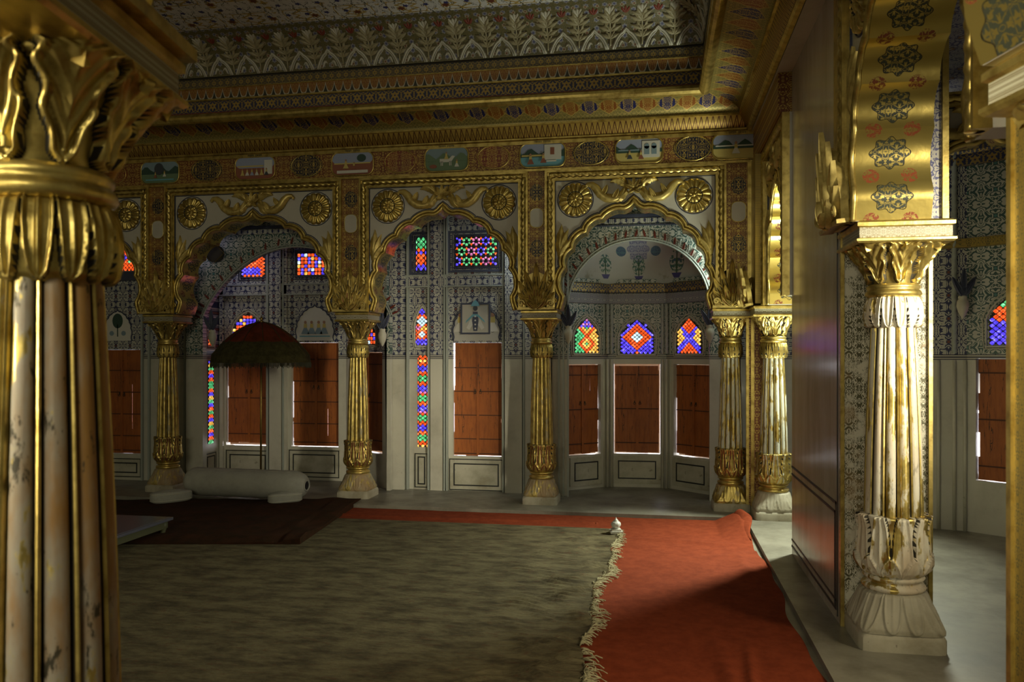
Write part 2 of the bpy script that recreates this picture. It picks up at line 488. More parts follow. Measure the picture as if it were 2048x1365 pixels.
G = {'o': glow('orange glass lit from outside', (1, .10, .015), 1.0, (1, .45, .2)), 'b': glow('blue glass lit from outside', (.10, .06, 1.0), 1.0, (.6, .6, 1)),
     'g': glow('green glass lit from outside', (.10, .62, .22), .8, (.6, 1, .8)), 'w': glow('clear glass lit from outside', (.6, .85, .95), 1.1),
     'y': glow('amber glass lit from outside', (1, .5, .08), 1.1, (1, .9, .5)), 'p': glow('pink glass lit from outside', (.75, .2, .5), .8, (1, .7, .8)),
     'd': M['dark']}
GK = 'obgwypd'
GM = [M['lead']] + [G[k] for k in GK]

# ------------------------------------------------------------------ shape generators
def leaf(mb, spine, nrm, W, lobes=4, cup=.35, ridge=.12, ns=14, nt_=6, m=0, tip=1.0, taper=.7):
    """acanthus-like lobed leaf along a spine (function s -> Vector), nrm = outward direction (function or Vector)"""
    def pos(t, s):
        t = t * 2 - 1
        p = spine(s); d = (spine(min(1, s + .02)) - spine(max(0, s - .02))).normalized()
        n = nrm(s) if callable(nrm) else Vector(nrm)
        side = d.cross(n).normalized(); n = side.cross(d).normalized()
        w = W * (max(0, sin(pi * (.10 + .90 * s * tip))) ** taper) * (.72 + .28 * abs(cos(lobes * pi * s))) + W * .02
        a = abs(t)
        vein = .10 * cos(lobes * 2 * pi * s - a * 3.2) * a * (1 - a * .4)
        return p + side * t * w + n * W * (-cup * a * a + ridge * exp(-(t / .18) ** 2) + vein)
    mb.grid(nt_ * 2, ns, pos, lambda u, v: m)
def tongue(mb, base, ang, L, W, h, n=Vector((0, -1, 0)), m=0, m2=None, axis_x=Vector((1, 0, 0)), axis_z=Vector((0, 0, 1)), bend=0.):
    """pointed raised tongue with a rim, lying in the axis_x/axis_z plane, raised along n"""
    def pos(u, v):
        t = u * 2 - 1
        w = W * (sin(pi * min(1, .12 + .88 * v)) ** .65) * (1 - .25 * v)
        a = ang + bend * v
        lx = t * w * cos(ang + bend * v * 1.5) + L * v * sin(a); lz = -t * w * sin(ang + bend * v * 1.5) + L * v * cos(a)
        rim = exp(-((abs(t) - .72) / .17) ** 2)
        core = .55 * exp(-(t / .2) ** 2)
        edge = 0 if abs(t) > .97 or v < .02 else 1
        hh = h * (edge * (.35 + .65 * max(rim, core)) * (.7 + .5 * sin(pi * v * .9)))
        return base + axis_x * lx + axis_z * lz + n * hh
    mb.grid(12, 9, pos, (lambda u, v: m2 if (.30 < abs(u * 2 - 1) < .42 and .15 < v < .7) else m) if m2 is not None else (lambda u, v: m))
def arc_lobe(p, q, sag, n=7):
    p = Vector(p); q = Vector(q); d = q - p; c = (p + q) / 2
    nn = Vector((d.y, -d.x)).normalized()
    out = []
    for i in range(n):
        s = i / n
        k = 4 * s * (1 - s)
        out.append(p + d * s + nn * sag * (k ** .8))
    return out
def arch_curve(hw, h, n=8):
    """right half cusp points from apex to springing, normalised from the real arches; returns full curve left->right"""
    sx = hw / .746; sz = h / 1.074
    C = [(0, 1.074), (.107, .99), (.32, .905), (.487, .775), (.625, .615), (.700, .425), (.716, .10), (.746, 0)]
    S = [-.018, .034, .040, .040, .040, .055, .0]
    pts = []
    for i in range(len(C) - 1):
        p = Vector((C[i][0] * sx, C[i][1] * sz)); q = Vector((C[i + 1][0] * sx, C[i + 1][1] * sz))
        d = q - p; nn = Vector((-d.y, d.x)).normalized()
        for k in range(n):
            s = k / n; b = (4 * s * (1 - s))
            if i == 5: b = sin(pi * min(1, s * 1.15)) if s < .87 else 0
            if i == 0: b = sin(pi * s) ** 1
            pts.append(p + d * s + nn * S[i] * sx * (b ** .8 if b > 0 else 0))
    pts.append(Vector((C[-1][0] * sx, 0)))
    left = [Vector((-p.x, p.y)) for p in pts[::-1]][:-1]
    return left + pts
def rosette_mesh(mb, cx, cz, y, R, n=16, h=.035, m=0, mg=1):
    def hgt(r, a):
        if r < .09: return h * (.9 + .5 * (1 - (r / .09) ** 2))
        if r < .46:
            k = abs(sin(a * 4)); rr = (r - .09) / .37
            return h * (.55 + .55 * sin(pi * min(1, rr * .9 + .15)) * (k ** .35))
        k = abs(sin(a * n / 2)); rr = (r - .46) / .54
        return h * (.12 + .72 * (k ** .4) * sqrt(max(0, 1 - (rr * .98) ** 2.5)) + .1)
    NR = 18; NA = n * 8
    v = []; f = []; mi = []
    rs = [.0] + [(.05 + .95 * i / NR) for i in range(NR + 1)]
    for j, r in enumerate(rs):
        for i in range(NA):
            a = 2 * pi * i / NA
            sc_ = 1.0
            if r > .46: sc_ = 1 + (abs(sin(a * n / 2)) ** .5 - 1) * .10 * (r - .46) / .54
            elif r > .09: sc_ = 1
            hh = hgt(r, a)
            if j == len(rs) - 1: hh = -.01
            v.append((cx + cos(a) * r * R * sc_, y - hh, cz + sin(a) * r * R * sc_))
    for j in range(len(rs) - 1):
        for i in range(NA):
            f.append((j * NA + i, (j + 1) * NA + i, (j + 1) * NA + (i + 1) % NA, j * NA + (i + 1) % NA))
            ph = (i + .5) % (NA / n)
            g = (rs[j] >= .46 and (ph < .5 or ph > NA / n - .5)) or (.40 < rs[j] < .47)
            mi.append(mg if g else m)
    mb.add(v, f, mi)
def petal_h(x, h, serr=0):
    """relief height of a pointed petal; x in [-.5,.5], h 0 root .. 1 tip; returns (height, colour index)"""
    if h < 0: h = 0
    w = .485 * (max(0, 1 - h ** 2.4)) ** .62
    if serr: w *= (1 - serr * (.5 - .5 * cos(h * 7 * pi)))
    d = w - abs(x)
    if d <= 0: return 0.0, (1 if d > -.05 else 3)
    if d < .10: return .55 + .45 * sin(pi * d / .10 * .9), 0
    k = exp(-(x / .07) ** 2)
    return .30 + .45 * k, (0 if (k > .25 or d > .24 or h < .15 or d < .13) else 2)

# ------------------------------------------------------------------ columns
def make_column(loc, rz, kr, kz, mset, label, group=None, hi=1, plinth_half=.18):
    """fluted gilt column: parts modelled about the local origin, standing on z = 0"""
    gm, pm, bm = mset
    root = thing('fluted_column', loc, rz, label, 'column', group)
    r_ = lambda r: r * kr
    z_ = lambda z: z * kz
    def cm_mats(): return [gm, M['dark_groove'], M['red_paint'] if kr == 1 else pm]
    # plinth
    mb = MB(); p = plinth_half * (kr / 1.0 if kr == 1 else kr * .97)
    def pl(u, v):
        a = 2 * pi * u; e = 10
        c, s = cos(a), sin(a); k = (abs(c) ** e + abs(s) ** e) ** (-1 / e)
        prof = [(0, 0), (p, 0), (p, .055), (p * .97, .07), (p * .93, .078), (0, .08)]
        i = min(4, int(v * 5)); q = v * 5 - i
        r = prof[i][0] + (prof[i + 1][0] - prof[i][0]) * q; z = prof[i][1] + (prof[i + 1][1] - prof[i][1]) * q
        return (c * k * r, s * k * r, z_(z))
    mb.grid(64, 5, pl, closeu=True); mb.build('plinth', M['stone'], root, True, .6)
    def lathe(name, prof, mats, n=96, nz=None, disp=None, sq=None, smooth_=True):
        mb = MB(); nz = nz or len(prof) - 1
        def P(v):
            x = v * (len(prof) - 1); i = min(len(prof) - 2, int(x)); q = x - i
            return prof[i][0] + (prof[i + 1][0] - prof[i][0]) * q, prof[i][1] + (prof[i + 1][1] - prof[i][1]) * q
        def f(u, v):
            a = 2 * pi * u; r, z = P(v)
            if disp: r += disp(u, v)[0]
            k = 1
            if sq:
                e = sq(v)
                if e > 2.01: k = (abs(cos(a)) ** e + abs(sin(a)) ** e) ** (-1 / e)
            return (cos(a) * k * r_(r), sin(a) * k * r_(r), z_(z))
        mb.grid(n, nz, f, (lambda u, v: disp(u, v)[1]) if disp else None, True)
        return mb.build(name, mats, root, smooth_)
    # bell-shaped foot with hanging leaves
    def d_bell(u, v):
        h, c = petal_h(((u * 12) % 1) - .5, 1 - v * .95)
        return .008 * h - .004, (1 if c == 1 and False else 0)
    lathe('bell_foot', [(.168, .078), (.170, .10), (.162, .13), (.150, .17), (.142, .20), (.132, .235), (.112, .25)], [bm, M['dark_groove']], 144 * hi, 24, d_bell, lambda v: 2 + 5 * (1 - v) ** 2)
    lathe('base_ring', [(.100, .245), (.122, .25), (.128, .262), (.122, .274), (.106, .280), (.106, .292), (.118, .298), (.123, .308), (.118, .318), (.100, .325)], [gm], 64)
    def d_lotus(u, v):
        h1, c1 = petal_h(((u * 10) % 1) - .5, (v - .10) / .9)
        h2, c2 = petal_h(((u * 10 + .5) % 1) - .5, v / .42 if v < .42 else 1.0)
        if v < .42 and h2 > 0: return .016 + .012 * h2, c2
        if h1 > 0: return .004 + .013 * h1, c1
        return -.004, (1 if c1 == 1 else 0)
    lathe('lotus_cup', [(.096, .322), (.118, .345), (.130, .375), (.134, .42), (.131, .48), (.128, .54), (.136, .598), (.110, .603)], cm_mats(), 160 * hi, 34, d_lotus)
    # fluted shaft
    def d_shaft(u, v):
        x = (u * 12) % 1
        if x < .70:
            t = x / .70 * 2 - 1; return -.006 * t * t - .006 * abs(t) ** 6, 0
        if x < .76 or x > .94: return -.016, 2
        t = (x - .76) / .18 * 2 - 1
        return -.001 - .006 * t * t, 1
    mb = MB()
    xs = [0, .08, .18, .30, .42, .54, .62, .68, .71, .745, .77, .80, .85, .90, .925, .955]
    us = [(i + x) / 12 for i in range(12) for x in xs]
    nz = 14; nU = len(us); v = []; f = []; mi = []
    for j in range(nz + 1):
        q = j / nz; z = .595 + (1.50 - .595) * q; R = .118 - .030 * q + .004 * sin(pi * q)
        for u in us:
            d, _ = d_shaft(u, q); d *= (R / .11)
            v.append((cos(2 * pi * u) * r_(R + d), sin(2 * pi * u) * r_(R + d), z_(z)))
    for j in range(nz):
        for i in range(nU):
            i2 = (i + 1) % nU
            um = (us[i] + (us[i2] if i2 else 1)) / 2
            f.append((j * nU + i, j * nU + i2, (j + 1) * nU + i2, (j + 1) * nU + i)); mi.append(d_shaft(um, 0)[1])
    mb.add(v, f, mi); mb.build('shaft', [pm, M['gold'], M['dark_groove']], root, True, .7)
    def d_col(u, v):
        h, c = petal_h(((u * 14) % 1) - .5, 1 - v)
        return (.014 * h if h > 0 else -.004), (1 if c == 1 else 0)
    lathe('petal_collar', [(.088, 1.475), (.100, 1.49), (.107, 1.53), (.104, 1.58), (.094, 1.615), (.085, 1.622)], [gm, M['dark_groove']], 168 * hi, 24, d_col)
    lathe('neck_ring', [(.085, 1.618), (.104, 1.622), (.112, 1.634), (.108, 1.648), (.100, 1.655), (.104, 1.662), (.106, 1.672), (.094, 1.682)], [gm], 64)
    # capital bell, round below, square above
    def d_cap(u, v):
        x = ((u * 8 + .5) % 1) - .5
        h, c = petal_h(x, 1 - v, .22)
        vein = .25 * cos(v * 26 - abs(x) * 30) if h > 0 else 0
        return (.013 * (h + vein) if h > 0 else -.010), (1 if c == 1 else 0)
    lathe('capital', [(.090, 1.678), (.094, 1.70), (.103, 1.74), (.118, 1.78), (.138, 1.82), (.158, 1.85), (.162, 1.862)], [gm, M['dark_groove']], 192 * hi, 30, d_cap, lambda v: 2 + 5 * v ** 1.5)
    # leaves springing from the bell
    for i in range(8):
        a = i * pi / 4; corner = i % 2
        mb = MB(); d = Vector((cos(a), sin(a), 0)); k = 1.34 if corner else 1.0
        def sp(s, d=d, k=k):
            r = .104 + .078 * k * s ** 1.7; z = 1.70 + .135 * sin(s * 2.0) / sin(2.0) * (1 if s < .8 else 1 - (s - .8) * .5)
            return Vector((d.x * r_(r), d.y * r_(r), z_(1.70 + .15 * (sin(min(s, 1) * 1.9)) - .0)))
        leaf(mb, sp, lambda s, d=d: d, .040 * kr, 4, .5, .16, 16, 5)
        mb.build('acanthus_leaf', [gm], root, True)
    # abacus
    mb = MB(); h = .178 * kr
    prof = [(0, 1.858), (h * 1.02, 1.858), (h * 1.06, 1.866), (h * 1.06, 1.876), (h * .99, 1.882), (h * .99, 1.928), (h * 1.04, 1.934), (h * 1.04, 1.95), (h * .98, 1.96), (0, 1.96)]
    v = []; f = []; mi = []
    for r, z in prof:
        for sx, sy in ((-1, -1), (1, -1), (1, 1), (-1, 1)): v.append((sx * r, sy * r, z_(z)))
    for j in range(len(prof) - 1):
        for i in range(4):
            f.append((j * 4 + i, j * 4 + (i + 1) % 4, j * 4 + 4 + (i + 1) % 4, j * 4 + 4 + i)); mi.append(1 if j == 4 else 0)
    mb.add(v, f, mi); mb.build('abacus', [M['gold'], M['abacus']], root)
    return root
# ------------------------------------------------------------------ leaf crest standing on an abacus, facing -y
def crest(parent, x, z0, y, w=.36, h=.40, mats=None):
    mb = MB(); b = Vector((x, y, z0 + .02))
    # backing
    poly = [(x - w * .42, z0), (x - w * .5, z0 + h * .3), (x - w * .42, z0 + h * .62), (x - w * .2, z0 + h * .86), (x, z0 + h * .95), (x + w * .2, z0 + h * .86), (x + w * .42, z0 + h * .62), (x + w * .5, z0 + h * .3), (x + w * .42, z0)]
    mb.prism(poly, y - .02, y + .02, 0)
    for a, L in ((-1.25, .56), (-.82, .76), (-.40, .92), (1.25, .56), (.82, .76), (.40, .92), (0, 1.06)):
        tongue(mb, b + Vector((0, -.02, h * .05)), a, h * L, w * .135, .030, m=0, m2=2, bend=-a * .25)
    for a, L in ((-1.1, .38), (-.5, .52), (.5, .52), (1.1, .38), (0, .64)):
        tongue(mb, b + Vector((0, -.045, 0)), a, h * L, w * .115, .03, m=0, m2=3, bend=-a * .3)
    for a, L in ((-.9, .22), (0, .3), (.9, .22)):
        tongue(mb, b + Vector((0, -.07, 0)), a, h * L, w * .06, .03, m=0, m2=2)
    for s in (-1, 1):   # curled volutes
        pts = [b + Vector((s * (w * .40 - .035 * cos(t) * (1 - t / 9)), -.05, .045 + .035 * sin(t) * (1 - t / 9))) for t in [i * .5 for i in range(15)]]
        mb.tube(pts, .009, 6)
    mb.box(x - w * .5, x + w * .5, y - .05, y + .02, z0, z0 + .022, 0)
    return mb.build('leaf_crest', [M['gold_matte'], M['dark_groove'], M['dark_groove'], M['red_paint']], parent, True, .6)
# ------------------------------------------------------------------ scalloped arch bay (front faces local -y, x along, z up)
def garland(root, zc, s=1.0):
    mb = MB(); y = -.01
    N = Vector((0, -1, 0))
    # middle palmette
    for a, L in ((0, .13), (-.55, .115), (.55, .115), (-1.15, .10), (1.15, .10), (-2.2, .07), (2.2, .07)):
        tongue(mb, Vector((0, y - .01, zc + .0)), a, L * s, .024 * s, .035)
    for q in (-1, 1):
        for (x0, z0, x1, z1, bend, W) in ((.05, .01, .24, .075, .05, .046), (.06, -.01, .27, -.03, -.06, .048), (.09, .02, .17, -.115, -.03, .042), (.07, .03, .15, .10, .03, .034)):
            def sp(t, q=q, x0=x0, z0=z0, x1=x1, z1=z1, bend=bend):
                return Vector((q * (x0 + (x1 - x0) * t) * s, y - .012 - .02 * sin(pi * t), zc + (z0 + (z1 - z0) * t + bend * sin(pi * t)) * s))
            leaf(mb, sp, N, W * s, 4, .45, .15, 14, 4)
        # S scroll out to the curled tip
        P = [(.13, -.075), (.20, -.095), (.27, -.085), (.33, -.04), (.37, .02), (.41, .055), (.455, .06), (.475, .04), (.46, .025)]
        pts = []
        for i in range(len(P) - 1):
            for k in range(4):
                t = k / 4; pts.append(Vector((q * (P[i][0] + (P[i + 1][0] - P[i][0]) * t) * s, y - .015, zc + (P[i][1] + (P[i + 1][1] - P[i][1]) * t) * s)))
        mb.tube(pts, .029 * s, 8, rf=lambda t: .55 + .9 * sin(pi * min(1, t * 1.15 + .05)) * (1 if t < .75 else 1 - (t - .75) * 2))
        for k_, (ax, az) in enumerate(((.20, -.09), (.31, -.05))):
            tongue(mb, Vector((q * ax * s, y - .02, zc + az * s)), q * -.5, .11 * s, .03 * s, .03)
    return mb.build('leaf_garland', [M['gold_matte']], root, True)
def arch_bay(name, loc, rz, W, zs, zt, depth, label, hw=None, group=None, orn=True, ah=None, sof=None, fw=.10, cap_w=None):
    """W = outer width of the frame; zs springing height, zt top of frame (world heights)"""
    root = thing(name, loc, rz, label, 'arch', group)
    hw = hw if hw else W / 2 - fw - .045
    ah = ah if ah else (zt - zs) * .775
    cv = arch_curve(hw, ah)
    # spandrel plate
    out = [(-W / 2, zs), (-W / 2, zt), (W / 2, zt), (W / 2, zs)]
    poly = out + [(p.x, zs + p.y) for p in cv[::-1]]
    mb = MB(); mb.prism(poly, 0, depth, 0)
    # drop the arch-edge side faces (the soffit mesh is separate): keep simple, soffit sits 2 mm inside
    sp = mb.build('spandrel', [M['spandrel']], root)
    # soffit
    mb = MB(); L = [0]
    for i in range(1, len(cv)): L.append(L[-1] + (cv[i] - cv[i - 1]).length)
    v = []; uv = []; f = []
    for i, p in enumerate(cv):
        c = Vector((0, ah * .3)); d = (p - c).normalized() * .003
        for j, y in enumerate((-.002, depth + .002)):
            v.append((p.x - d.x, y, zs + p.y - d.y)); uv.append((L[i], j * depth))
    for i in range(len(cv) - 1): f.append((2 * i, 2 * i + 1, 2 * i + 3, 2 * i + 2))
    mb.add(v, f, 0, uv); mb.build('soffit', [sof or M['soffit']], root, True, .62)
    # gilt rim following the cusps
    mb = MB(); pts = [Vector((p.x, -.012, zs + p.y)) for p in cv]
    mb.tube(pts, .017, 8)
    off = []
    for i, p in enumerate(cv):
        a = cv[max(0, i - 1)]; b = cv[min(len(cv) - 1, i + 1)]; t = (b - a).normalized(); n = Vector((-t.y, t.x))
        off.append(Vector((p.x + n.x * .032, -.006, zs + p.y + n.y * .032)))
    mb.tube(off, .016, 8)
    off2 = [Vector((o.x, -.002, o.z)) for o in off]
    mb.build('arch_rim', [M['gold']], root, True)
    mb = MB()
    off3 = []
    for i, p in enumerate(cv):
        a = cv[max(0, i - 1)]; b = cv[min(len(cv) - 1, i + 1)]; t = (b - a).normalized(); n = Vector((-t.y, t.x))
        off3.append(Vector((p.x + n.x * .056, -.001, zs + p.y + n.y * .056)))
    mb.tube(off3, .005, 5); mb.build('painted_outline', [M['navy']], root, True)
    # frame: flat fillets and a twisted rope between them
    mb = MB(); h = W / 2
    def U(d, w_, y0, y1, m=0):   # U-shaped band at inset d, width w_
        mb.box(-h + d, -h + d + w_, y0, y1, zs, zt - d, m); mb.box(h - d - w_, h - d, y0, y1, zs, zt - d, m)
        mb.box(-h + d + w_, h - d - w_, y0, y1, zt - d - w_, zt - d, m)
    U(0, fw, -.03, 0, 0); U(0, .02, -.055, -.03, 0); U(fw - .02, .018, -.05, -.03, 0); U(fw, .006, -.012, 0.0, 1)
    mb.build('frame', [M['gold'], M['navy']], root)
    mb = MB(); rd = .045
    path = [Vector((-h + rd, -.035, zs))]
    def ln(a, b, step=.012):
        n = max(2, int((b - a).length / step)); return [a + (b - a) * (i / n) for i in range(n)]
    for q in (-1, 1):
        mb.tube(ln(Vector((q * (h - rd), -.035, zs)), Vector((q * (h - rd), -.035, zt - rd))), .024, 10, twist=(46, .55, 2 * q))
    mb.tube(ln(Vector((-h + rd, -.035, zt - rd)), Vector((h - rd, -.035, zt - rd))), .024, 10, twist=(46, .55, 2))
    mb.build('rope_moulding', [M['gold']], root, True)
    if orn:
        ih = h - fw; it = zt - fw
        R = .172
        for q in (-1, 1):
            mb = MB(); rosette_mesh(mb, q * (ih - R - .03), it - R - .02, -.002, R, 16, .035)
            mb.build('rosette', [M['gold'], M['dark_groove']], root, True)
            ring = MB(); ring.tube([Vector((q * (ih - R - .03) + cos(a) * (R + .006), -.002, it - R - .02 + sin(a) * (R + .006))) for a in [i * pi / 24 for i in range(48)]], .005, 5, closed=True)
            ring.build('rosette_outline', [M['navy']], root, True)
            # corner leaf spray
            mb = MB(); bx = q * (ih - .01)
            for (x1, z1, W_) in ((-.02, .34, .050), (-.09, .29, .048), (-.15, .20, .042), (-.08, .13, .036)):
                def spn(t, x1=x1, z1=z1, bx=bx, q=q):
                    return Vector((bx - q * .035 + q * x1 * t * t, -.012 - .02 * sin(pi * t), zs + ah * .48 + z1 * t))
                leaf(mb, spn, Vector((0, -1, 0)), W_, 3, .45, .15, 12, 4)
            P0 = zs + ah * .48
            mb.tube([Vector((bx - q * (.03 + .012 * sin(t * 3)), -.008, P0 - t * .3)) for t in [i / 10 for i in range(11)]], .014, 6, rf=lambda t: 1 - .7 * t)
            mb.build('corner_leaf', [M['gold_matte']], root, True)
            # scroll at the foot
            mb = MB(); cx_ = q * (hw + .055); cz_ = zs + .09
            mb.tube([Vector((cx_ + q * .035 * cos(t) * (1 - t / 8), -.012, cz_ + .035 * sin(t) * (1 - t / 8))) for t in [i * .45 for i in range(15)]], .010, 6)
            mb.build('foot_scroll', [M['gold']], root, True)
        garland(root, it - .11, 1.0)
    return root

# ================================================================== THE PLACE
YW = 7.97     # front of the far arcade
XW = 0.88     # hall side of the right arcade
XL = -7.7     # left end of the hall
ZT = 3.43     # top of arch frames
ZF = 3.75     # top of painted frieze
# ---- floors
mb = MB(); mb.box(XL, .80, -4.0, 7.65, FL - .2, FL); setp(mb.build('floor', M['floor']), kind='structure')
mb = MB(); mb.box(XL, .80, 7.65, 10.2, -.16, PL); mb.box(.80, 4.2, -4.0, 10.2, -.16, PL)
setp(mb.build('floor', M['floor']), 'raised stone platform under the arcades', kind='structure')

# ---- far arcade columns
cz = PL
colx = [onY(336, 900, 8.12).x, onY(716, 900, 8.12).x, onY(1083, 900, 8.12).x, onY(1461, 900, 8.10).x]
HFAR = 1.96
msf = (M['gold'], M['gold_far'], M['stone'])
cB = make_column((colx[1], 8.12, PL), 0, 1.0, 1.0, (M['gold'], M['gold_far'], M['foot']), 'gilt fluted column of the far arcade, between the parasol and the doorless wall with the tall glass strip', 'far arcade columns')
cB['label'] = 'gilt fluted column of the far arcade just right of the parasol'
cA = dup(cB, None, (colx[0], 8.12, PL)); cA['label'] = 'gilt fluted column of the far arcade left of the parasol, behind the left end of the bolster'
cC = dup(cB, None, (colx[2], 8.12, PL)); cC['label'] = 'gilt fluted column at the left side of the arch with the white half dome'
cD = make_column((colx[3], 8.10, PL), 0, 1.0, 1.0, (M['gold'], M['gold_right'], M['gold_far']), 'peeling gilt column in the far right corner, right side of the half dome arch', 'far arcade columns')
cE = make_column((1.06, 7.74, PL), 0, 1.08, 1.0, (M['gold'], M['gold_right'], M['stone']), 'peeling gilt column partly hidden behind the tan polished wall', 'side arcade columns')
# ---- near columns
KZ = 1.115
cR = make_column((1.225, 4.52, PL), 0, 1.24, KZ, (M['gold_near'], M['gold_near'], M['stone']), 'large worn white and gold column standing against the end of the tan wall', 'near columns', 2, .175)
cN = make_column((1.04, 1.92, PL), .23, 1.24, KZ, (M['gold'], M['gold_left'], M['stone']), 'dark gilt column cut by the right edge of the picture', 'near columns')
cL = make_column((-1.235, 1.44, PL), TH, 1.24, KZ, (M['gold'], M['gold_left'], M['stone']), 'huge blurred foreground column at the left edge with stained flutes', 'near columns', 2)
for ch in cL.children:
    if ch.name.startswith('abacus'): ch.scale = (.86, 1.55, 1); ch.location = (0, -.13, 0)
for ch in cR.children:
    if ch.name.startswith(('neck_ring', 'capital', 'acanthus')): ch.data.materials[0] = M['gold']
for ch in cN.children:
    pass

# ---- far arcade arches
fr = [(onY(334, 380, YW).x, onY(686, 380, YW).x), (onY(721, 380, YW).x, onY(1057, 380, YW).x), (onY(1091, 360, YW).x, onY(1452, 360, YW).x)]
w0 = 1.75
fr = [(fr[0][0] - .19 - 1.86, fr[0][0] - .19)] + fr
zs = PL + HFAR
labs = ['scalloped gilt arch at the far left, over the leftmost orange shutter', 'scalloped gilt arch above the parasol', 'scalloped gilt arch framing the wall with the hung blue-bordered picture', 'scalloped gilt arch in front of the white half dome']
arches = []
for (a, b), lb in zip(fr, labs):
    arches.append(arch_bay('scalloped_arch', ((a + b) / 2, YW, 0), 0, b - a, zs, ZT, .30, lb, group='far arcade arches'))
# ---- pilaster strips above columns
strips = [(fr[0][1], fr[1][0]), (fr[1][1], fr[2][0]), (fr[2][1], fr[3][0]), (fr[3][1], XW)]
def roundpoly(cx, cz, hw, hh, r, n=6):
    out = []
    for (sx, sz, a0) in ((1, 1, 0), (-1, 1, pi / 2), (-1, -1, pi), (1, -1, 3 * pi / 2)):
        for i in range(n + 1):
            a = a0 + pi / 2 * i / n
            out.append((cx + sx * (hw - r) + cos(a) * r, cz + sz * (hh - r) + sin(a) * r))
    return out
def disc(cx, cz, rx, rz, n=32): return [(cx + cos(2 * pi * i / n) * rx, cz + sin(2 * pi * i / n) * rz) for i in range(n)]
plabs = ['painted red and gold strip with white oval left of the parasol arch', 'painted strip with white oval right of the parasol arch', 'painted strip with white oval left of the half dome arch', 'painted strip with white oval in the far right corner']
for (a, b), lb in zip(strips, plabs):
    cxp = (a + b) / 2
    r = thing('pilaster', (cxp, YW, zs), 0, lb, 'pilaster', 'painted pilaster strips')
    off = Vector((cxp, YW, zs)); Mi = Matrix.Translation(-off)
    def fin(mb, name, mats, sm=False):
        mb.build(name, mats, r, sm).matrix_parent_inverse = Mi
    mb = MB(); mb.box(a, b, YW - .02, YW + .30, zs, ZT); fin(mb, 'strip', M['pil_red'])
    for zc_ in (3.22, 2.66):
        mb = MB(); mb.prism(disc(cxp, zc_, .068, .085), YW - .026, YW - .02); fin(mb, 'blossom_medallion', M['roundel_navy'])
    mb = MB(); mb.prism(roundpoly(cxp, 2.965, .066, .095, .055), YW - .028, YW - .02); fin(mb, 'white_oval', M['spandrel'])
    mb = MB(); q = roundpoly(cxp, 2.965, .069, .098, .057); mb.tube([Vector((p[0], YW - .026, p[1])) for p in q], .006, 5, closed=True)
    fin(mb, 'oval_border', M['gold'], True)
    if a != strips[3][0]:
        o = crest(r, cxp, zs, YW - .035, .37, .41); o.matrix_parent_inverse = Mi
    else:
        o = crest(r, colx[3], zs, YW - .035, .37, .41); o.matrix_parent_inverse = Mi
# corner pier
r = thing('corner_pier', (XW, YW, PL), 0, 'narrow gilt corner pier between the two peeling corner columns', 'pier')
Mi = Matrix.Translation(-Vector((XW, YW, PL)))
mb = MB(); mb.box(XW - .02, XW + .14, YW - .02, YW + .16, PL, zs + .02); o = mb.build('pier_body', M['frieze'], r); o.matrix_parent_inverse = Mi
mb = MB(); mb.box(XW - .045, XW - .02, YW - .035, YW, PL, zs); mb.box(XW + .0, XW + .03, YW - .04, YW - .02, PL, zs); mb.box(XW + .11, XW + .14, YW - .035, YW - .02, PL, zs)
o = mb.build('gilt_edge', M['gold'], r); o.matrix_parent_inverse = Mi
mb = MB(); mb.box(XW - .02, XW + .40, YW - .02, YW + .30, zs + .02, ZT); mb.box(XW - .035, XW + .012, YW - .06, YW - .02, zs, ZT, 1); o = mb.build('upper_block', [M['pil_red'], M['gold']], r); o.matrix_parent_inverse = Mi

# ---- wall mass above the frames + frieze
mb = MB(); mb.box(XL, XW + .5, YW + .005, YW + .30, ZT, 4.9); setp(mb.build('wall_far', M['plaster']), kind='structure')
mb = MB(); mb.box(XW + .005, XW + .45, -4, YW + .3, ZF - .02, 4.9); setp(mb.build('wall_right', M['plaster']), kind='structure')
fz = thing('painted_frieze', (-3, YW, ZT), 0, 'painted red and gold frieze with oval miniature scenes above the far arches', 'frieze')
Mi = Matrix.Translation(-Vector((-3, YW, ZT)))
def fin(mb, name, mats, sm=False, parent=None):
    o = mb.build(name, mats, parent or fz, sm)
    if not parent: o.matrix_parent_inverse = Mi
    return o
mb = MB(); mb.box(XL, XW + .1, YW - .035, YW, ZT, ZF - .015); fin(mb, 'frieze_board', M['frieze'])
mb = MB(); mb.box(XL, XW + .1, YW - .05, YW - .03, ZT, ZT + .022); mb.box(XL, XW + .1, YW - .05, YW - .03, ZF - .05, ZF - .015); fin(mb, 'gilt_fillet', M['gold'])
PM = [mat('painted ' + n, c, .6)[0] for n, c in (('sky', (.30, .35, .50)), ('meadow', (.13, .21, .12)), ('water', (.14, .36, .44)), ('palace white', (.62, .62, .56)), ('earth red', (.26, .09, .05)), ('dark trees', (.03, .07, .05)), ('skin', (.35, .2, .12)), ('yellow', (.55, .45, .14)), ('grey blue', (.20, .29, .34)), ('dark grey', (.05, .06, .07)))]
SKY, MEA, WAT, PAL, EAR, TRE, SKN, YEL, GRB, DGR = range(10)
zmid = (ZT + ZF) / 2
scenes = [(320, GRB, MEA, 'lake'), (510, SKY, EAR, 'court'), (705, SKY, EAR, 'terrace'), (893, GRB, MEA, 'rider'), (1085, SKY, WAT, 'palace'), (1278, SKY, YEL, 'pavilion'), (1474, SKY, YEL, 'dancer'), (133, SKY, MEA, 'lake')]
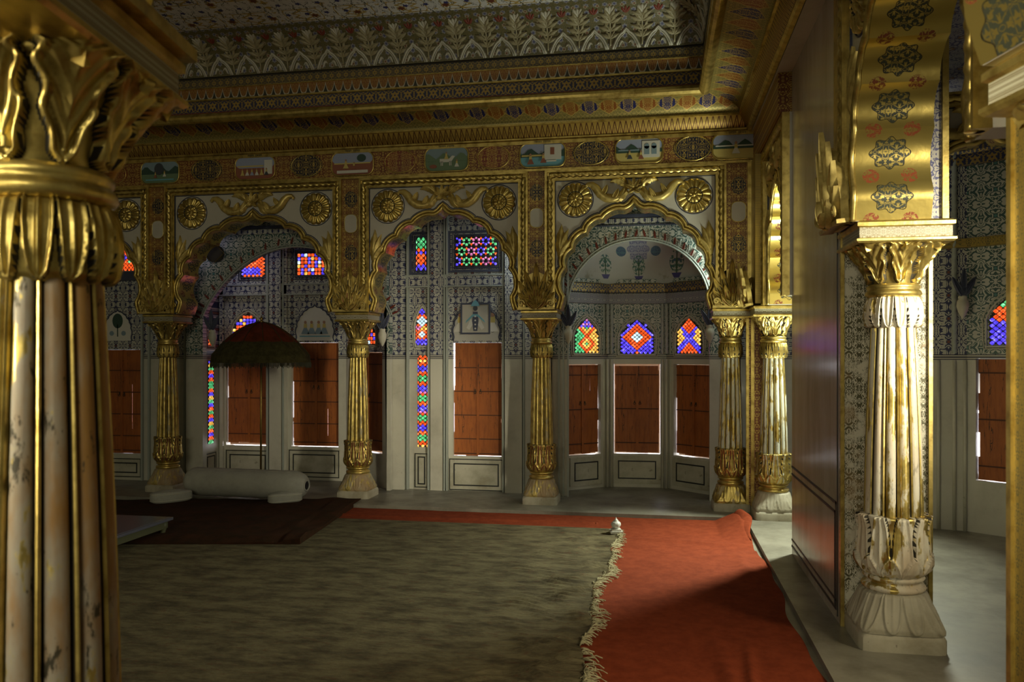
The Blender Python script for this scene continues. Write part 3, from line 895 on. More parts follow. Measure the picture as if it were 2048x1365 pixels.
def fig(mb, x, z, s, skirt, y, m2=SKN):
    mb.prism([(x - .035 * s, z), (x + .035 * s, z), (x + .010 * s, z + .055 * s), (x - .010 * s, z + .055 * s)], y - .003, y, skirt)
    mb.prism([(x - .014 * s, z + .05 * s), (x + .014 * s, z + .05 * s), (x + .012 * s, z + .082 * s), (x - .012 * s, z + .082 * s)], y - .0035, y, YEL)
    mb.prism(disc(x, z + .094 * s, .011 * s, .013 * s, 10), y - .004, y, m2)
for px, top, low, kind in scenes:
    xc = onY(px, 320, YW - .04).x; hw, hh = .225, .118; yb = YW - .036
    mb = MB(); mb.prism(roundpoly(xc, zmid, hw, hh, .075), yb - .004, yb, low)
    mb.prism(roundpoly(xc, zmid + hh * .5, hw, hh * .5, .058), yb - .006, yb, top)
    y = yb - .007
    rnd = random.Random(px)
    hill = [(xc - hw * .98, zmid - .02)] + [(xc - hw * .98 + hw * 1.96 * i / 12, zmid + .03 + .03 * sin(i * 1.3 + px) + .01 * rnd.random()) for i in range(13)] + [(xc + hw * .98, zmid - .02)]
    if kind in ('lake', 'rider', 'pavilion', 'dancer', 'palace'): mb.prism(hill, y - .002, y, TRE if kind != 'rider' else MEA)
    if kind == 'lake':
        mb.prism(disc(xc - .01, zmid + .035, .055, .065, 16), y - .004, y, DGR); fig(mb, xc - .05, zmid - .06, .6, EAR, y - .004); fig(mb, xc + .06, zmid - .05, .6, PAL, y - .004)
        mb.box(xc - .17, xc + .17, y - .004, y, zmid - .09, zmid - .075, WAT)
    elif kind == 'court':
        mb.box(xc + .11, xc + .2, y - .004, y, zmid - .07, zmid + .08, PAL); mb.box(xc - .2, xc + .1, y - .004, y, zmid + .012, zmid + .026, YEL)
        for k in range(6): fig(mb, xc - .14 + k * .055, zmid - .08, .7, (YEL, PAL, SKY, PAL, YEL, DGR)[k], y - .004)
    elif kind == 'terrace':
        mb.box(xc - .2, xc + .2, y - .004, y, zmid - .005, zmid + .008, YEL); fig(mb, xc - .07, zmid - .05, .9, YEL, y - .004); fig(mb, xc + .02, zmid - .06, .7, EAR, y - .004)
        mb.prism(disc(xc + .10, zmid + .055, .05, .04, 14), y - .004, y, TRE); mb.box(xc - .17, xc + .17, y - .004, y, zmid - .10, zmid - .07, PAL)
    elif kind == 'rider':
        mb.prism([(xc - .07, zmid - .03), (xc + .05, zmid - .03), (xc + .09, zmid + .03), (xc + .06, zmid + .035), (xc + .03, zmid + .005), (xc - .07, zmid + .005)], y - .004, y, PAL)
        for k in (-.06, -.045, .03, .045): mb.box(xc + k, xc + k + .008, y - .004, y, zmid - .065, zmid - .02, PAL)
        fig(mb, xc, zmid - .0, .7, YEL, y - .004); fig(mb, xc + .11, zmid - .08, .7, PAL, y - .004); mb.prism(disc(xc - .14, zmid - .07, .04, .02, 10), y - .004, y, EAR)
    elif kind == 'palace':
        mb.box(xc + .02, xc + .19, y - .004, y, zmid - .05, zmid + .10, PAL); mb.box(xc + .08, xc + .12, y - .006, y, zmid + .0, zmid + .07, EAR)
        mb.box(xc - .21, xc + .02, y - .004, y, zmid - .012, zmid + .004, YEL); fig(mb, xc - .12, zmid - .09, 1., EAR, y - .004); fig(mb, xc + .01, zmid - .08, .9, EAR, y - .006)
        mb.box(xc + .04, xc + .14, y - .006, y, zmid - .07, zmid - .055, PAL)
    elif kind == 'pavilion':
        mb.box(xc + .03, xc + .2, y - .004, y, zmid - .07, zmid + .09, PAL)
        for k in (.05, .12): mb.box(xc + k, xc + k + .05, y - .006, y, zmid - .04, zmid + .04, GRB); mb.prism(disc(xc + k + .025, zmid + .04, .025, .028, 12), y - .006, y, GRB)
        mb.box(xc - .2, xc + .03, y - .004, y, zmid - .0, zmid + .012, GRB); fig(mb, xc - .09, zmid - .08, .8, DGR, y - .004); fig(mb, xc + .02, zmid - .085, .8, EAR, y - .006)
    else:
        mb.box(xc - .2, xc + .2, y - .004, y, zmid - .0, zmid + .012, PAL); fig(mb, xc - .01, zmid - .07, 1.1, PAL, y - .004)
    pn = fin(mb, 'miniature_scene', PM)
    mb = MB(); q = roundpoly(xc, zmid, hw + .004, hh + .004, .078); mb.tube([Vector((p[0], yb - .004, p[1])) for p in q], .009, 6, closed=True)
    o = fin(mb, 'scene_border', M['gold'], True)
    # black brush-written caption on the gold fillet above the scene (too small to read)
    if px > 400:
        mb = MB(); zc_ = ZF - .030; x0 = xc - .08
        for w_ in range(2):
            xx = x0 + w_ * .09; mb.box(xx, xx + .075, YW - .053, YW - .049, zc_ + .007, zc_ + .010)
            for k in range(6):
                h0 = rnd.choice((.0, .003, -.002)); mb.box(xx + .004 + k * .012, xx + .008 + k * .012, YW - .053, YW - .049, zc_ - .008 + h0, zc_ + .008)
                if k % 2: mb.box(xx + .004 + k * .012, xx + .013 + k * .012, YW - .053, YW - .049, zc_ - .003, zc_ + .0)
        fin(mb, 'caption', M['black'])
for px, c in ((225, 1), (413, 0), (612, 0), (800, 1), (987, 1), (1182, 0), (1386, 0)):
    xc = onY(px, 320, YW - .04).x
    mb = MB(); mb.prism(disc(xc, zmid, .185, .125), YW - .040, YW - .035); fin(mb, 'roundel', M['roundel_navy' if c == 0 else 'roundel_red'])
    mb = MB(); mb.tube([Vector((p[0], YW - .040, p[1])) for p in disc(xc, zmid, .165, .118)], .006, 5, closed=True); fin(mb, 'roundel_ring', M['gold'], True)

# ---- cornice swept round the hall
def sweep(prof, name, m, n, smooth_=True, label=None):
    v = []; uv = []; f = []
    L = [0]
    for i in range(1, len(prof)): L.append(L[-1] + sqrt((prof[i][0] - prof[i - 1][0]) ** 2 + (prof[i][1] - prof[i - 1][1]) ** 2))
    k = 0
    segs = [lambda p, z: ((XL + p, -3.9, z), -3.9, (XL + p, YW - p, z), YW - p), lambda p, z: ((XL + p, YW - p, z), XL + p, (XW - p, YW - p, z), XW - p), lambda p, z: ((XW - p, YW - p, z), -(YW - p), (XW - p, -3.9, z), 3.9)]
    for sg in segs:
        b = len(v)
        for i, (p, z) in enumerate(prof):
            a0, u0, a1, u1 = sg(p, z); v += [a0, a1]; uv += [(u0, L[i]), (u1, L[i])]
        for i in range(len(prof) - 1): f.append((b + 2 * i, b + 2 * i + 1, b + 2 * i + 3, b + 2 * i + 2))
    mb = MB(); mb.add(v, f, 0, uv); o = mb.build('trim_%d' % n, m, None, smooth_, .5)
    return setp(o, label, kind='structure')
sweep([(0, 3.73), (.03, 3.735), (.045, 3.75), (.045, 3.765), (.035, 3.77)], '', M['gold'], 1)
sweep([(.035, 3.77), (.045, 3.775), (.085, 3.83), (.105, 3.87)], '', M['leafband'], 2)
sweep([(.105, 3.87), (.125, 3.872), (.125, 3.888), (.11, 3.89)], '', M['gold'], 3)
cv_ = []
for i in range(15):
    a = pi / 2 * i / 14
    cv_.append((.11 + .30 * (1 - cos(a)), 3.89 + .12 * sin(a)))
sweep(cv_, '', M['cove'], 4)
rl = [(.41, 4.01)] + [(.455 + .045 * -cos(a), 4.03 - .045 * sin(a)) for a in [pi * i / 12 for i in range(5, 13)]] 
rl = [(.41, 4.01), (.415, 3.992), (.435, 3.975), (.465, 3.968), (.49, 3.976), (.507, 3.998), (.51, 4.02), (.50, 4.045), (.48, 4.06), (.46, 4.062)]
sweep(rl, '', M['gold'], 5)
sweep([(.46, 4.062), (.45, 4.064), (.45, 4.078)], '', M['red_paint'], 6)
sweep([(.45, 4.078), (.455, 4.19)], '', M['band_blue'], 7, False)
sweep([(.455, 4.19), (.475, 4.192), (.475, 4.208), (.457, 4.21)], '', M['gold'], 8)
sweep([(.457, 4.21), (.462, 4.315)], '', M['tear'], 9, False)
sweep([(.462, 4.315), (.472, 4.317), (.472, 4.325), (.465, 4.327)], '', M['gold'], 10)
sweep([(.465, 4.327), (.468, 4.41)], '', M['band_small'], 11, False)
sweep([(.468, 4.41), (.452, 4.412), (.452, 4.43), (.47, 4.432)], '', M['dark_groove'], 12)
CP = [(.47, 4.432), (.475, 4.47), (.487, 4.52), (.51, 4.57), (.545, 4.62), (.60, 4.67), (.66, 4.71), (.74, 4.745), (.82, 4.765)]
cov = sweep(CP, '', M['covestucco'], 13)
CL = [0]
for i in range(1, len(CP)): CL.append(CL[-1] + sqrt((CP[i][0] - CP[i - 1][0]) ** 2 + (CP[i][1] - CP[i - 1][1]) ** 2))
def cpt(x, b, lift=0, side=0):
    b = max(0, min(CL[-1], b)); i = 0
    while i < len(CL) - 2 and CL[i + 1] < b: i += 1
    q = (b - CL[i]) / (CL[i + 1] - CL[i])
    p = CP[i][0] + (CP[i + 1][0] - CP[i][0]) * q; z = CP[i][1] + (CP[i + 1][1] - CP[i][1]) * q
    dp = CP[i + 1][0] - CP[i][0]; dz = CP[i + 1][1] - CP[i][1]; l = sqrt(dp * dp + dz * dz)
    p += lift * dz / l; z -= lift * dp / l
    if side: return Vector((XW - p, -x, z))
    return Vector((x, YW - p, z))
AP = .292
def coveorn(xc, side, i):
    mb = MB(); hw = AP * .43; H = .150
    for (o_, r_, lift) in ((0, .011, .004), (.020, .006, .003)):
        pts = []
        for k in range(17):
            t = -1 + k / 8.0
            hgt = (H - o_) * (1 - abs(t) ** 2.3) + (.03 * (1 - min(1, abs(t) * 4)))
            pts.append(cpt(xc + t * (hw - o_), .005 + hgt, lift, side))
        mb.tube(pts, r_, 6)
    mb.build('pointed_arch_moulding', [M['stucco_pale']], cov, True)
    mb = MB()    # little lunette relief: birds and bowl
    for (dx, b, s) in ((-.045, .03, 1), (.045, .03, -1)):
        def spn(t, dx=dx, s=s): return cpt(xc + dx + s * (-.03 + .06 * t) * .8, .022 + .035 * sin(pi * t) + .03 * t, .006, side)
        leaf(mb, spn, (cpt(xc, .04, .2, side) - cpt(xc, .04, 0, side)).normalized(), .014, 2, .5, .2, 6, 2, m=0)
    mb.build('lunette_relief', [M['stucco_pale']], cov, True)
    mb = MB(); xm = xc + AP / 2      # tiered leaf sprig between arches
    nr = (cpt(xm, .2, .2, side) - cpt(xm, .2, 0, side)).normalized()
    mb.tube([cpt(xm, .03 + .3 * t, .008, side) for t in [k / 8 for k in range(9)]], .009, 5)
    for b0, L_, W_ in ((.10, .09, .018), (.165, .11, .022), (.245, .115, .025), (.30, .10, .022)):
        for q in (-1, 1):
            for fa in (.5, 1.0):
                def spn(t, b0=b0, L_=L_, q=q, fa=fa): return cpt(xm + q * L_ * fa * t * .95, b0 + L_ * t * (1.25 - fa * .75), .010 + .012 * sin(pi * t), side)
                leaf(mb, spn, nr, W_, 2, .5, .2, 7, 3)
    for q in (-.6, 0, .6):
        def spn(t, q=q): return cpt(xm + q * .06 * t, .33 + .085 * t, .01, side)
        leaf(mb, spn, nr, .022, 1, .5, .2, 7, 3, m=1)
    mb.build('leaf_sprig', [M['stucco_leaf'], M['stucco_pale']], cov, True)
    mb = MB()
    for q in (-.7, 0, .7):
        def spn(t, q=q): return cpt(xc + q * .05 * t, .335 + .07 * t * (1.1 - abs(q) * .3), .006, side)
        leaf(mb, spn, nr, .020, 1, .5, .2, 7, 3)
    mb.build('red_blossom', [M['red_paint'], M['stucco_pale']], cov, True)
i = 0
x = .30
while x > -4.9:
    coveorn(x, 0, i); x -= AP; i += 1
y = 7.35
while y > 4.6:
    coveorn(-y, 1, i); y -= AP; i += 1
mb = MB(); mb.box(XL, XW, -4, YW, 4.765, 4.85); setp(mb.build('ceiling', M['ceiling']), kind='structure')

# ================================================================== gallery behind the far arcade
SHN = [0]
def local_frame(p0, p1):
    p0 = Vector((p0[0], p0[1], 0)); p1 = Vector((p1[0], p1[1], 0)); d = (p1 - p0); L = d.length; d.normalize()
    rz = atan2(d.y, d.x)
    return p0, rz, L
def wallseg(p0, p1, holes, z0=PL, z1=3.4, m=None, name='wall_gallery', th=.10, label=None):
    """wall from p0 to p1; front faces local -y; holes = (s0,s1,za,zb)"""
    o, rz, L = local_frame(p0, p1)
    ss = sorted(set([0, L] + [h[0] for h in holes] + [h[1] for h in holes])); zz = sorted(set([z0, z1] + [h[2] for h in holes] + [h[3] for h in holes]))
    mb = MB()
    for i in range(len(ss) - 1):
        for j in range(len(zz) - 1):
            sc_, zc_ = (ss[i] + ss[i + 1]) / 2, (zz[j] + zz[j + 1]) / 2
            if any(h[0] < sc_ < h[1] and h[2] < zc_ < h[3] for h in holes): continue
            for y in (0, th):
                mb.add([(ss[i], y, zz[j]), (ss[i + 1], y, zz[j]), (ss[i + 1], y, zz[j + 1]), (ss[i], y, zz[j + 1])], [(0, 1, 2, 3)])
    for h in holes:
        a, b, c, d = h
        mb.add([(a, 0, c), (a, th, c), (a, th, d), (a, 0, d)], [(0, 1, 2, 3)]); mb.add([(b, 0, c), (b, th, c), (b, th, d), (b, 0, d)], [(0, 1, 2, 3)])
        mb.add([(a, 0, c), (b, 0, c), (b, th, c), (a, th, c)], [(0, 1, 2, 3)]); mb.add([(a, 0, d), (b, 0, d), (b, th, d), (a, th, d)], [(0, 1, 2, 3)])
    ob = mb.build(name, m or M['wall_blue']); ob.location = o; ob.rotation_euler = (0, 0, rz)
    setp(ob, label, kind='structure')
    return ob
def shutter(p0, p1, s0, s1, z0, z1, label, gapl=.002, gapr=.002, gapb=.02, gapt=.006, rails=(.12, .5, .88), inset=.05, cracks=True, light=5.0, seed=1, top_slit=None):
    """pair of board shutters standing in a wall opening between s0 and s1"""
    o, rz, L = local_frame(p0, p1); rnd = random.Random(seed)
    d = Vector((cos(rz), sin(rz), 0)); n = Vector((-sin(rz), cos(rz), 0))
    base = o + d * s0 + n * inset + Vector((0, 0, z0))
    r = thing('window_shutters', base, rz, label, 'shutters', 'orange board shutters')
    w = s1 - s0; h = z1 - z0
    mid = w * (.5 + rnd.uniform(-.02, .02))
    for k, (a, b) in enumerate(((gapl, mid - .001), (mid + .001, w - gapr))):
        mb = MB()
        # leaf of two or three boards, some split so daylight shows
        nb = 2; bw = (b - a) / nb
        for q in range(nb):
            x0 = a + q * bw; x1 = x0 + bw
            outer = (q == 0 if k == 0 else q == nb - 1)
            zb = gapb * rnd.uniform(.1, 1.1)
            zs_ = sorted([zb] + [rnd.uniform(.04, .96) * h for _ in range(7)] + [h - gapt])
            ci = rnd.randrange(1, 5)
            for n_ in range(len(zs_) - 1):
                e0, e1 = x0, x1 - .0004
                g_ = rnd.choice((0, 0, 0, .004, .007, .012)) if outer else 0
                if outer and k == 0: e0 += g_
                if outer and k == 1: e1 -= g_
                if cracks and not outer and n_ in (ci, ci + 1) and (seed + k) % 3: e1 -= rnd.uniform(.003, .009)
                mb.box(e0, e1, 0, .018, zs_[n_], zs_[n_ + 1])
        lf = mb.build('shutter_leaf', [M['shutter']], r)
        for f_ in rails:
            mb = MB(); zc_ = h * f_; mb.box(a + .004, b - .004, -.006, 0, zc_ - .006, zc_ + .006)
            mb.build('batten', [M['batten']], lf)
        mb = MB(); cxx = b - .03 if k == 0 else a + .03
        mb.tube([Vector((cxx + .012 * cos(t), -.012, h * .56 + .012 * sin(t))) for t in [i * pi / 6 for i in range(12)]], .003, 5, closed=True); mb.box(cxx - .004, cxx + .004, -.012, -.0, h * .565, h * .59)
        mb.build('ring_handle', [M['dark_groove']], lf, True)
    mb = MB(); mb.box(mid - .014, mid + .014, -.012, -.0005, gapb, h - gapt); mb.build('meeting_strip', [M['shutter']], r)
    # daylight outside this opening
    la = bpy.data.lights.new('daylight_outside', 'AREA'); la.shape = 'RECTANGLE'; la.size = w - .02; la.size_y = h + .04
    la.energy = light * pi * (w + .1) * (h + .1); la.color = (.93, .92, 1.0)
    lo = bpy.data.objects.new('daylight_outside', la); COL.objects.link(lo)
    c = o + d * (s0 + w / 2) + n * (inset + .12) + Vector((0, 0, z0 + h / 2))
    lo.matrix_world = Matrix.Translation(c) @ Matrix.Rotation(rz, 4, 'Z') @ Matrix.Rotation(-pi / 2, 4, 'X') 
    # area lights shine along local -z: want world direction -n
    lo.matrix_world = Matrix.Translation(c) @ (-n).to_track_quat('-Z', 'Z').to_matrix().to_4x4()
    return r
def panel(p0, p1, s0, s1, z0, z1, m='plaster_d', lines=2):
    """stone apron panel with black inlaid lines, on the wall face"""
    o, rz, L = local_frame(p0, p1)
    ob = MB(); ob.box(s0, s1, -.012, 0, z0, z1)
    a = ob.build('apron_panel', M[m]); a.location = o; a.rotation_euler = (0, 0, rz)
    mb = MB()
    def rect(i, w):
        x0, x1, y0, y1 = s0 + i, s1 - i, z0 + i, z1 - i
        for (A, B, C, D) in ((x0, x1, y0, y0 + w), (x0, x1, y1 - w, y1), (x0, x0 + w, y0 + w, y1 - w), (x1 - w, x1, y0 + w, y1 - w)): mb.box(A, B, -.015, -.0118, C, D)
    rect(.055 if (s1 - s0) > .3 else .04, .014)
    if lines > 1: rect(.006, .010)
    mb.build('inlaid_line', M['black'], a)
    setp(a, kind='structure'); return a
WN = [0]
def cusp(x, z, w, h):   # inside test for a cusped window: x in [-w/2,w/2], z in [0,h]
    sp_ = h * .45
    if z < 0 or z > h: return False
    if z < sp_: return abs(x) < w / 2
    q = (z - sp_) / (h - sp_)
    return abs(x) < w / 2 * (1 - q ** 1.7) ** .75 + .0
def glass(p0, p1, sc_, zb, w, h, cfn, a=.03, b=.022, shape='diamond', outline='cusp', parent=None, surround=True, mfr='plaster', y=-.004):
    """stained glass set in a plaster lattice. cfn(i,j,x,z) -> colour key. a,b = half spacing"""
    o, rz, L = local_frame(p0, p1); WN[0] += 1
    r = thing('window_%d' % WN[0], o + Vector((cos(rz) * sc_, sin(rz) * sc_, zb)), rz, kind='structure')
    mb = MB(); inside = (lambda x, z: cusp(x, z, w, h)) if outline == 'cusp' else (lambda x, z: abs(x) < w / 2 and 0 <= z <= h)
    # backing
    bm_ = MB()
    if outline == 'cusp':
        pts = []
        for i in range(13):
            q = i / 12; pts.append((w / 2 * max(0, (1 - q ** 1.7)) ** .75 * 1.03, h * .45 + (h * .55) * q * 1.02))
        poly = [(w / 2 * 1.03, -.004)] + pts[:-1] + [(0, h * 1.02)] + [(-p[0], p[1]) for p in pts[:-1][::-1]] + [(-w / 2 * 1.03, -.004)]
    else: poly = [(-w / 2 - .004, -.004), (w / 2 + .004, -.004), (w / 2 + .004, h + .004), (-w / 2 - .004, h + .004)]
    bm_.prism(poly, y - .004, y)
    bm_.build('lattice', M['lead'], r)
    def pane(cx_, cz_, hx, hz, key, pts):
        k = GK.index(key) + 1; n = len(pts)
        v = [(cx_ + p[0] * hx, y - .005, cz_ + p[1] * hz) for p in pts] + [(cx_ + p[0] * hx * .5, y - .010, cz_ + p[1] * hz * .5) for p in pts] + [(cx_, y - .011, cz_)]
        f = [(i, (i + 1) % n, n + (i + 1) % n, n + i) for i in range(n)] + [(n + i, n + (i + 1) % n, 2 * n) for i in range(n)]
        mb.add(v, f, k)
    dia = [(1, 0), (.62, .5), (0, 1), (-.62, .5), (-1, 0), (-.62, -.5), (0, -1), (.62, -.5)]
    sq = [(1, .7), (.7, 1), (-.7, 1), (-1, .7), (-1, -.7), (-.7, -1), (.7, -1), (1, -.7)]
    if shape == 'diamond':
        nz = int(h / b) + 2
        for j in range(0, nz):
            for i in range(-20, 21):
                if (i + j) % 2: continue
                x_ = i * a; z_ = j * b + b * .3
                if inside(x_, z_): pane(x_, z_, min(a * .78, w / 2 * 1.02 - abs(x_) + a * .3), b * .80, cfn(i, j, x_, z_), dia)
    elif shape == 'grid':
        for j in range(int(h / (2 * b))):
            for i in range(-12, 13):
                x_ = i * 2 * a; z_ = (j + .5) * 2 * b
                if inside(x_, z_): pane(x_, z_, a * .82, b * .82, cfn(i, j, x_, z_), sq)
    elif shape == 'star':
        R = a
        for j in range(3):
            for i in range(-3, 4):
                cx_ = i * R * 2.1 + (R * 1.05 if j % 2 else 0); cz_ = (j + .5) * h / 3
                key = cfn(i, j, cx_, cz_)
                for k in range(6):
                    an = pi / 6 + k * pi / 3; x_ = cx_ + cos(an) * R * .68; z_ = cz_ + sin(an) * R * .68
                    if inside(x_, z_): pane(x_, z_, R * .26, R * .26, key, dia if k % 2 else sq)
                for sx in (-1, 1):
                    x_ = cx_ + R * 1.05; z_ = cz_ + sx * R * .62
                    if inside(x_, z_): pane(x_, z_, R * .34, R * .34, 'o', [(-1, -.6 * sx), (1, -.6 * sx), (0, sx)] if sx > 0 else [(1, .6), (-1, .6), (0, -1)])
                if inside(cx_ + R * .5, cz_): pane(cx_, cz_, R * .3, R * .3, 'd', dia)
    mb.build('coloured_panes', GM, r, False)
    if surround:
        sm = MB()
        if outline == 'cusp':
            for off_, rr, in ((.022, .010), (.05, .006)):
                pts = []
                for p in poly:
                    c = Vector((0, h * .4)); q = Vector(p) - c; q = c + q * (1 + off_ / max(.05, q.length)); pts.append(Vector((q.x, -.006, q.y)))
                n = len(pts); pts2 = []
                for i in range(n):
                    for k in range(3):
                        A, B = pts[i], pts[(i + 1) % n]; q = A + (B - A) * k / 3
                        wob = .007 * abs(sin((i * 3 + k) * pi / 5)); c = Vector((0, -.006, h * .4)); dd = (q - c).normalized(); pts2.append(q + dd * wob)
                sm.tube(pts2, rr, 6, closed=True)
        else:
            for off_, rr in ((.018, .010), (.045, .006)):
                A = [Vector((sx * (w / 2 + off_), -.006, (h + off_) if sz else -off_)) for sx, sz in ((-1, 0), (1, 0), (1, 1), (-1, 1))]
                pts = []
                for i in range(4):
                    for k in range(8): pts.append(A[i] + (A[(i + 1) % 4] - A[i]) * k / 8)
                sm.tube(pts, rr, 6, closed=True)
        sm.build('window_frame', M[mfr], r, True)
    return r
def ring_col(ks, di=1, c0=0):
    def f(i, j, x, z): return ks[min(len(ks) - 1, int((abs(i) + abs(j - c0)) / 2 / di))]
    return f
rg = random.Random(3)
# ----- polylines of the gallery wall (front faces)
B4 = [(-.985, 8.86), (-.56, 9.22), (.10, 9.24), (.575, 8.84)]
# bay 4: canted bay
mw = M['wall_green']
def seglen(p, q): return sqrt((q[0] - p[0]) ** 2 + (q[1] - p[1]) ** 2)
L1, L2, L3 = seglen(B4[0], B4[1]), seglen(B4[1], B4[2]), seglen(B4[2], B4[3])
z0s, z1s = .46, 1.485
wallseg(B4[0], B4[1], [(.02, L1 - .10, z0s, z1s)], m=mw, z1=2.45, name='wall_bay_left')
wallseg(B4[1], B4[2], [(.07, L2 - .07, z0s, z1s)], m=mw, z1=2.45, name='wall_bay_centre')
wallseg(B4[2], B4[3], [(.10, L3 - .02, z0s, z1s)], m=mw, z1=2.45, name='wall_bay_right')
shutter(B4[0], B4[1], .02, L1 - .10, z0s, z1s, 'left angled orange shutters of the three under the half dome', .001, .001, .018, .012, seed=3)
shutter(B4[1], B4[2], .07, L2 - .07, z0s, z1s, 'middle orange shutters of the three under the half dome, outlined by daylight', .012, .012, .022, .02, seed=5)
shutter(B4[2], B4[3], .10, L3 - .02, z0s, z1s, 'right angled orange shutters of the three under the half dome', .003, .001, .022, .008, seed=8)
panel(B4[0], B4[1], .03, L1 - .09, PL + .04, .44, lines=1); panel(B4[1], B4[2], .06, L2 - .06, PL + .04, .44, lines=1); panel(B4[2], B4[3], .09, L3 - .03, PL + .04, .44, lines=1)
def g4l(i, j, x, z):
    if z > .29: return 'b' if i % 2 else 'p'
    q = (abs(i) + abs((j % 8) - 4))
    return 'g' if q < 2 else ('y' if q < 4 else ('o' if q < 6 else ('g' if i < 0 else 'y')))
def g4c(i, j, x, z):
    m_ = abs(x) + abs(z - .175) * .9
    return 'w' if m_ < .062 else ('o' if m_ < .155 else 'b')
def g4r(i, j, x, z):
    q = abs(abs(x) - abs(z - .17) * .95)
    return 'b' if q < .040 else ('o' if abs(x) < abs(z - .17) else 'y')
glass(B4[0], B4[1], L1 * .46, 1.62, .31, .37, g4l, .024, .022)
glass(B4[1], B4[2], L2 * .5, 1.61, .37, .37, g4c, .024, .022)
glass(B4[2], B4[3], L3 * .52, 1.615, .33, .37, g4r, .024, .022)
# mullion shafts, cornice bands following the bay
def along(poly, prof, name, m, kind='structure', uvs=True):
    """sweep a (p,z) profile along an open plan polyline, p = distance to the room side"""
    P = [Vector((a, b)) for a, b in poly]; nrm = []
    for i in range(len(P)):
        ns = []
        if i > 0: d = (P[i] - P[i - 1]).normalized(); ns.append(Vector((d.y, -d.x)))
        if i < len(P) - 1: d = (P[i + 1] - P[i]).normalized(); ns.append(Vector((d.y, -d.x)))
        n = sum(ns, Vector((0, 0))).normalized(); n = n / max(.3, n.dot(ns[0])); nrm.append(n)
    v = []; f = []; uv = []; LL = 0
    k = len(prof); PLn = [0]
    for i in range(1, k): PLn.append(PLn[-1] + sqrt((prof[i][0] - prof[i - 1][0]) ** 2 + (prof[i][1] - prof[i - 1][1]) ** 2))
    for i, p in enumerate(P):
        if i: LL += (P[i] - P[i - 1]).length
        for j, (q, z) in enumerate(prof): c = p + nrm[i] * q; v.append((c.x, c.y, z)); uv.append((LL, PLn[j]))
    for i in range(len(P) - 1):
        for j in range(k - 1): f.append((i * k + j, (i + 1) * k + j, (i + 1) * k + j + 1, i * k + j + 1))
    mb = MB(); mb.add(v, f, 0, uv); o = mb.build(name, m); return setp(o, kind=kind)
along(B4, [(0, 2.17), (.03, 2.175), (.03, 2.285), (0, 2.29)], 'trim_14', M['band_white'])
along(B4, [(0, 2.295), (.055, 2.30), (.055, 2.39), (.02, 2.40), (0, 2.41)], 'trim_15', M['band_blue'])
TR = [16]
def pole(x, y, z0, z1, r, m, name=None, n=10):
    mb = MB(); mb.tube([Vector((x, y, z0)), Vector((x, y, (z0 + z1) / 2)), Vector((x, y, z1))], r, n)
    o = mb.build('trim_%d' % TR[0], m, None, True); TR[0] += 1; return setp(o, kind='structure')
def ropev(p, z0, z1, r=.018):
    mb = MB(); n = int((z1 - z0) / .012); mb.tube([Vector((p[0], p[1], z0 + (z1 - z0) * i / n)) for i in range(n + 1)], r, 8, twist=(50, .5, 2))
    o = mb.build('trim_%d' % TR[0], M['band_pale'], None, True); TR[0] += 1; return setp(o, kind='structure')
M['band_pale'] = mat('pale grey-green moulding', (.33, .36, .32), .55)[0]
M['band_dark'] = mat('dark slate moulding', (.05, .06, .10), .5)[0]
for p in (B4[1], B4[2]):
    for dx in (-.045, 0, .045):
        y_ = p[1] - .03 - (0 if dx else .012)
        pole(p[0] + dx, y_, PL, 1.54, .016, M['plaster']); ropev((p[0] + dx, y_), 1.60, 2.17, .017)
# half dome above the bay, painted
def dome_mat():
    m, nt, b = mat('white half dome painted with potted flowers', (.46, .48, .45), .5)
    u, v = coords(nt, 'xz')
    c = (.44, .46, .43)
    # garlands and medallion near the top
    xc_ = u + .21
    r = (xc_ * xc_ + (v - 2.76) * (v - 2.76) * 1.1).sq(); an = xc_.at2(v - 2.76)
    g = scroll(nt, xc_, v, (.07, .07), 2., 4., 2.6, .2)
    med = r < ((an * 8.0).cs() * .012 + .115)
    c = mixc(nt, med, c, mixc(nt, g, (.36, .38, .42), (.04, .05, .2)))
    for s in (-1, 1):
        x2 = xc_ - s * .19; r2 = (x2 * x2 + (v - 2.74) * (v - 2.74) * 1.5).sq()
        c = mixc(nt, r2 < .055, c, mixc(nt, g, (.10, .20, .22), (.04, .05, .18)))
    # three potted plants
    for cx_, sc_, z0 in ((0., 1.0, 2.47), (-.37, .95, 2.49), (.42, 1.1, 2.49)):
        x2 = (xc_ - cx_) / sc_; zz = (v - z0) / sc_
        r3 = (x2 * x2 * 2.2 + (zz - .13) * (zz - .13)).sq()
        leafn = noise(nt, vec(nt, x2.ab() * 3.0, zz * 2.4, cx_ + 3), 16, 2, .6)
        c = mixc(nt, (r3 < .105) * (leafn > .5), c, (.05, .15, .11))
        c = mixc(nt, (r3 < .10) * (leafn > .66), c, (.05, .05, .26))
        c = mixc(nt, (x2.ab() < .006) * (zz > .02) * (zz < .2), c, (.04, .10, .05))
        c = mixc(nt, (x2.ab() < (zz * .5 + .04)) * (zz > -.03) * (zz < .02), c, (.06, .06, .22))
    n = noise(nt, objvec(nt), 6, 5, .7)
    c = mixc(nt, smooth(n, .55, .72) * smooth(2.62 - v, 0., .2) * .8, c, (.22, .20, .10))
    lk(nt, c, b.inputs['Base Color']); return m
M['dome'] = dome_mat()
YI = 8.50        # inner wall face over bays 2 and 4
dcx = -.205; drx = .80; dz0 = 2.40
mb = MB()
mb.grid(40, 14, lambda u, v: (dcx + cos(pi * u) * (drx + .05) * cos(v * pi / 2), YI + .02 + sin(pi * u) * .74 * cos(v * pi / 2) if True else 0, dz0 + .46 * sin(v * pi / 2)))
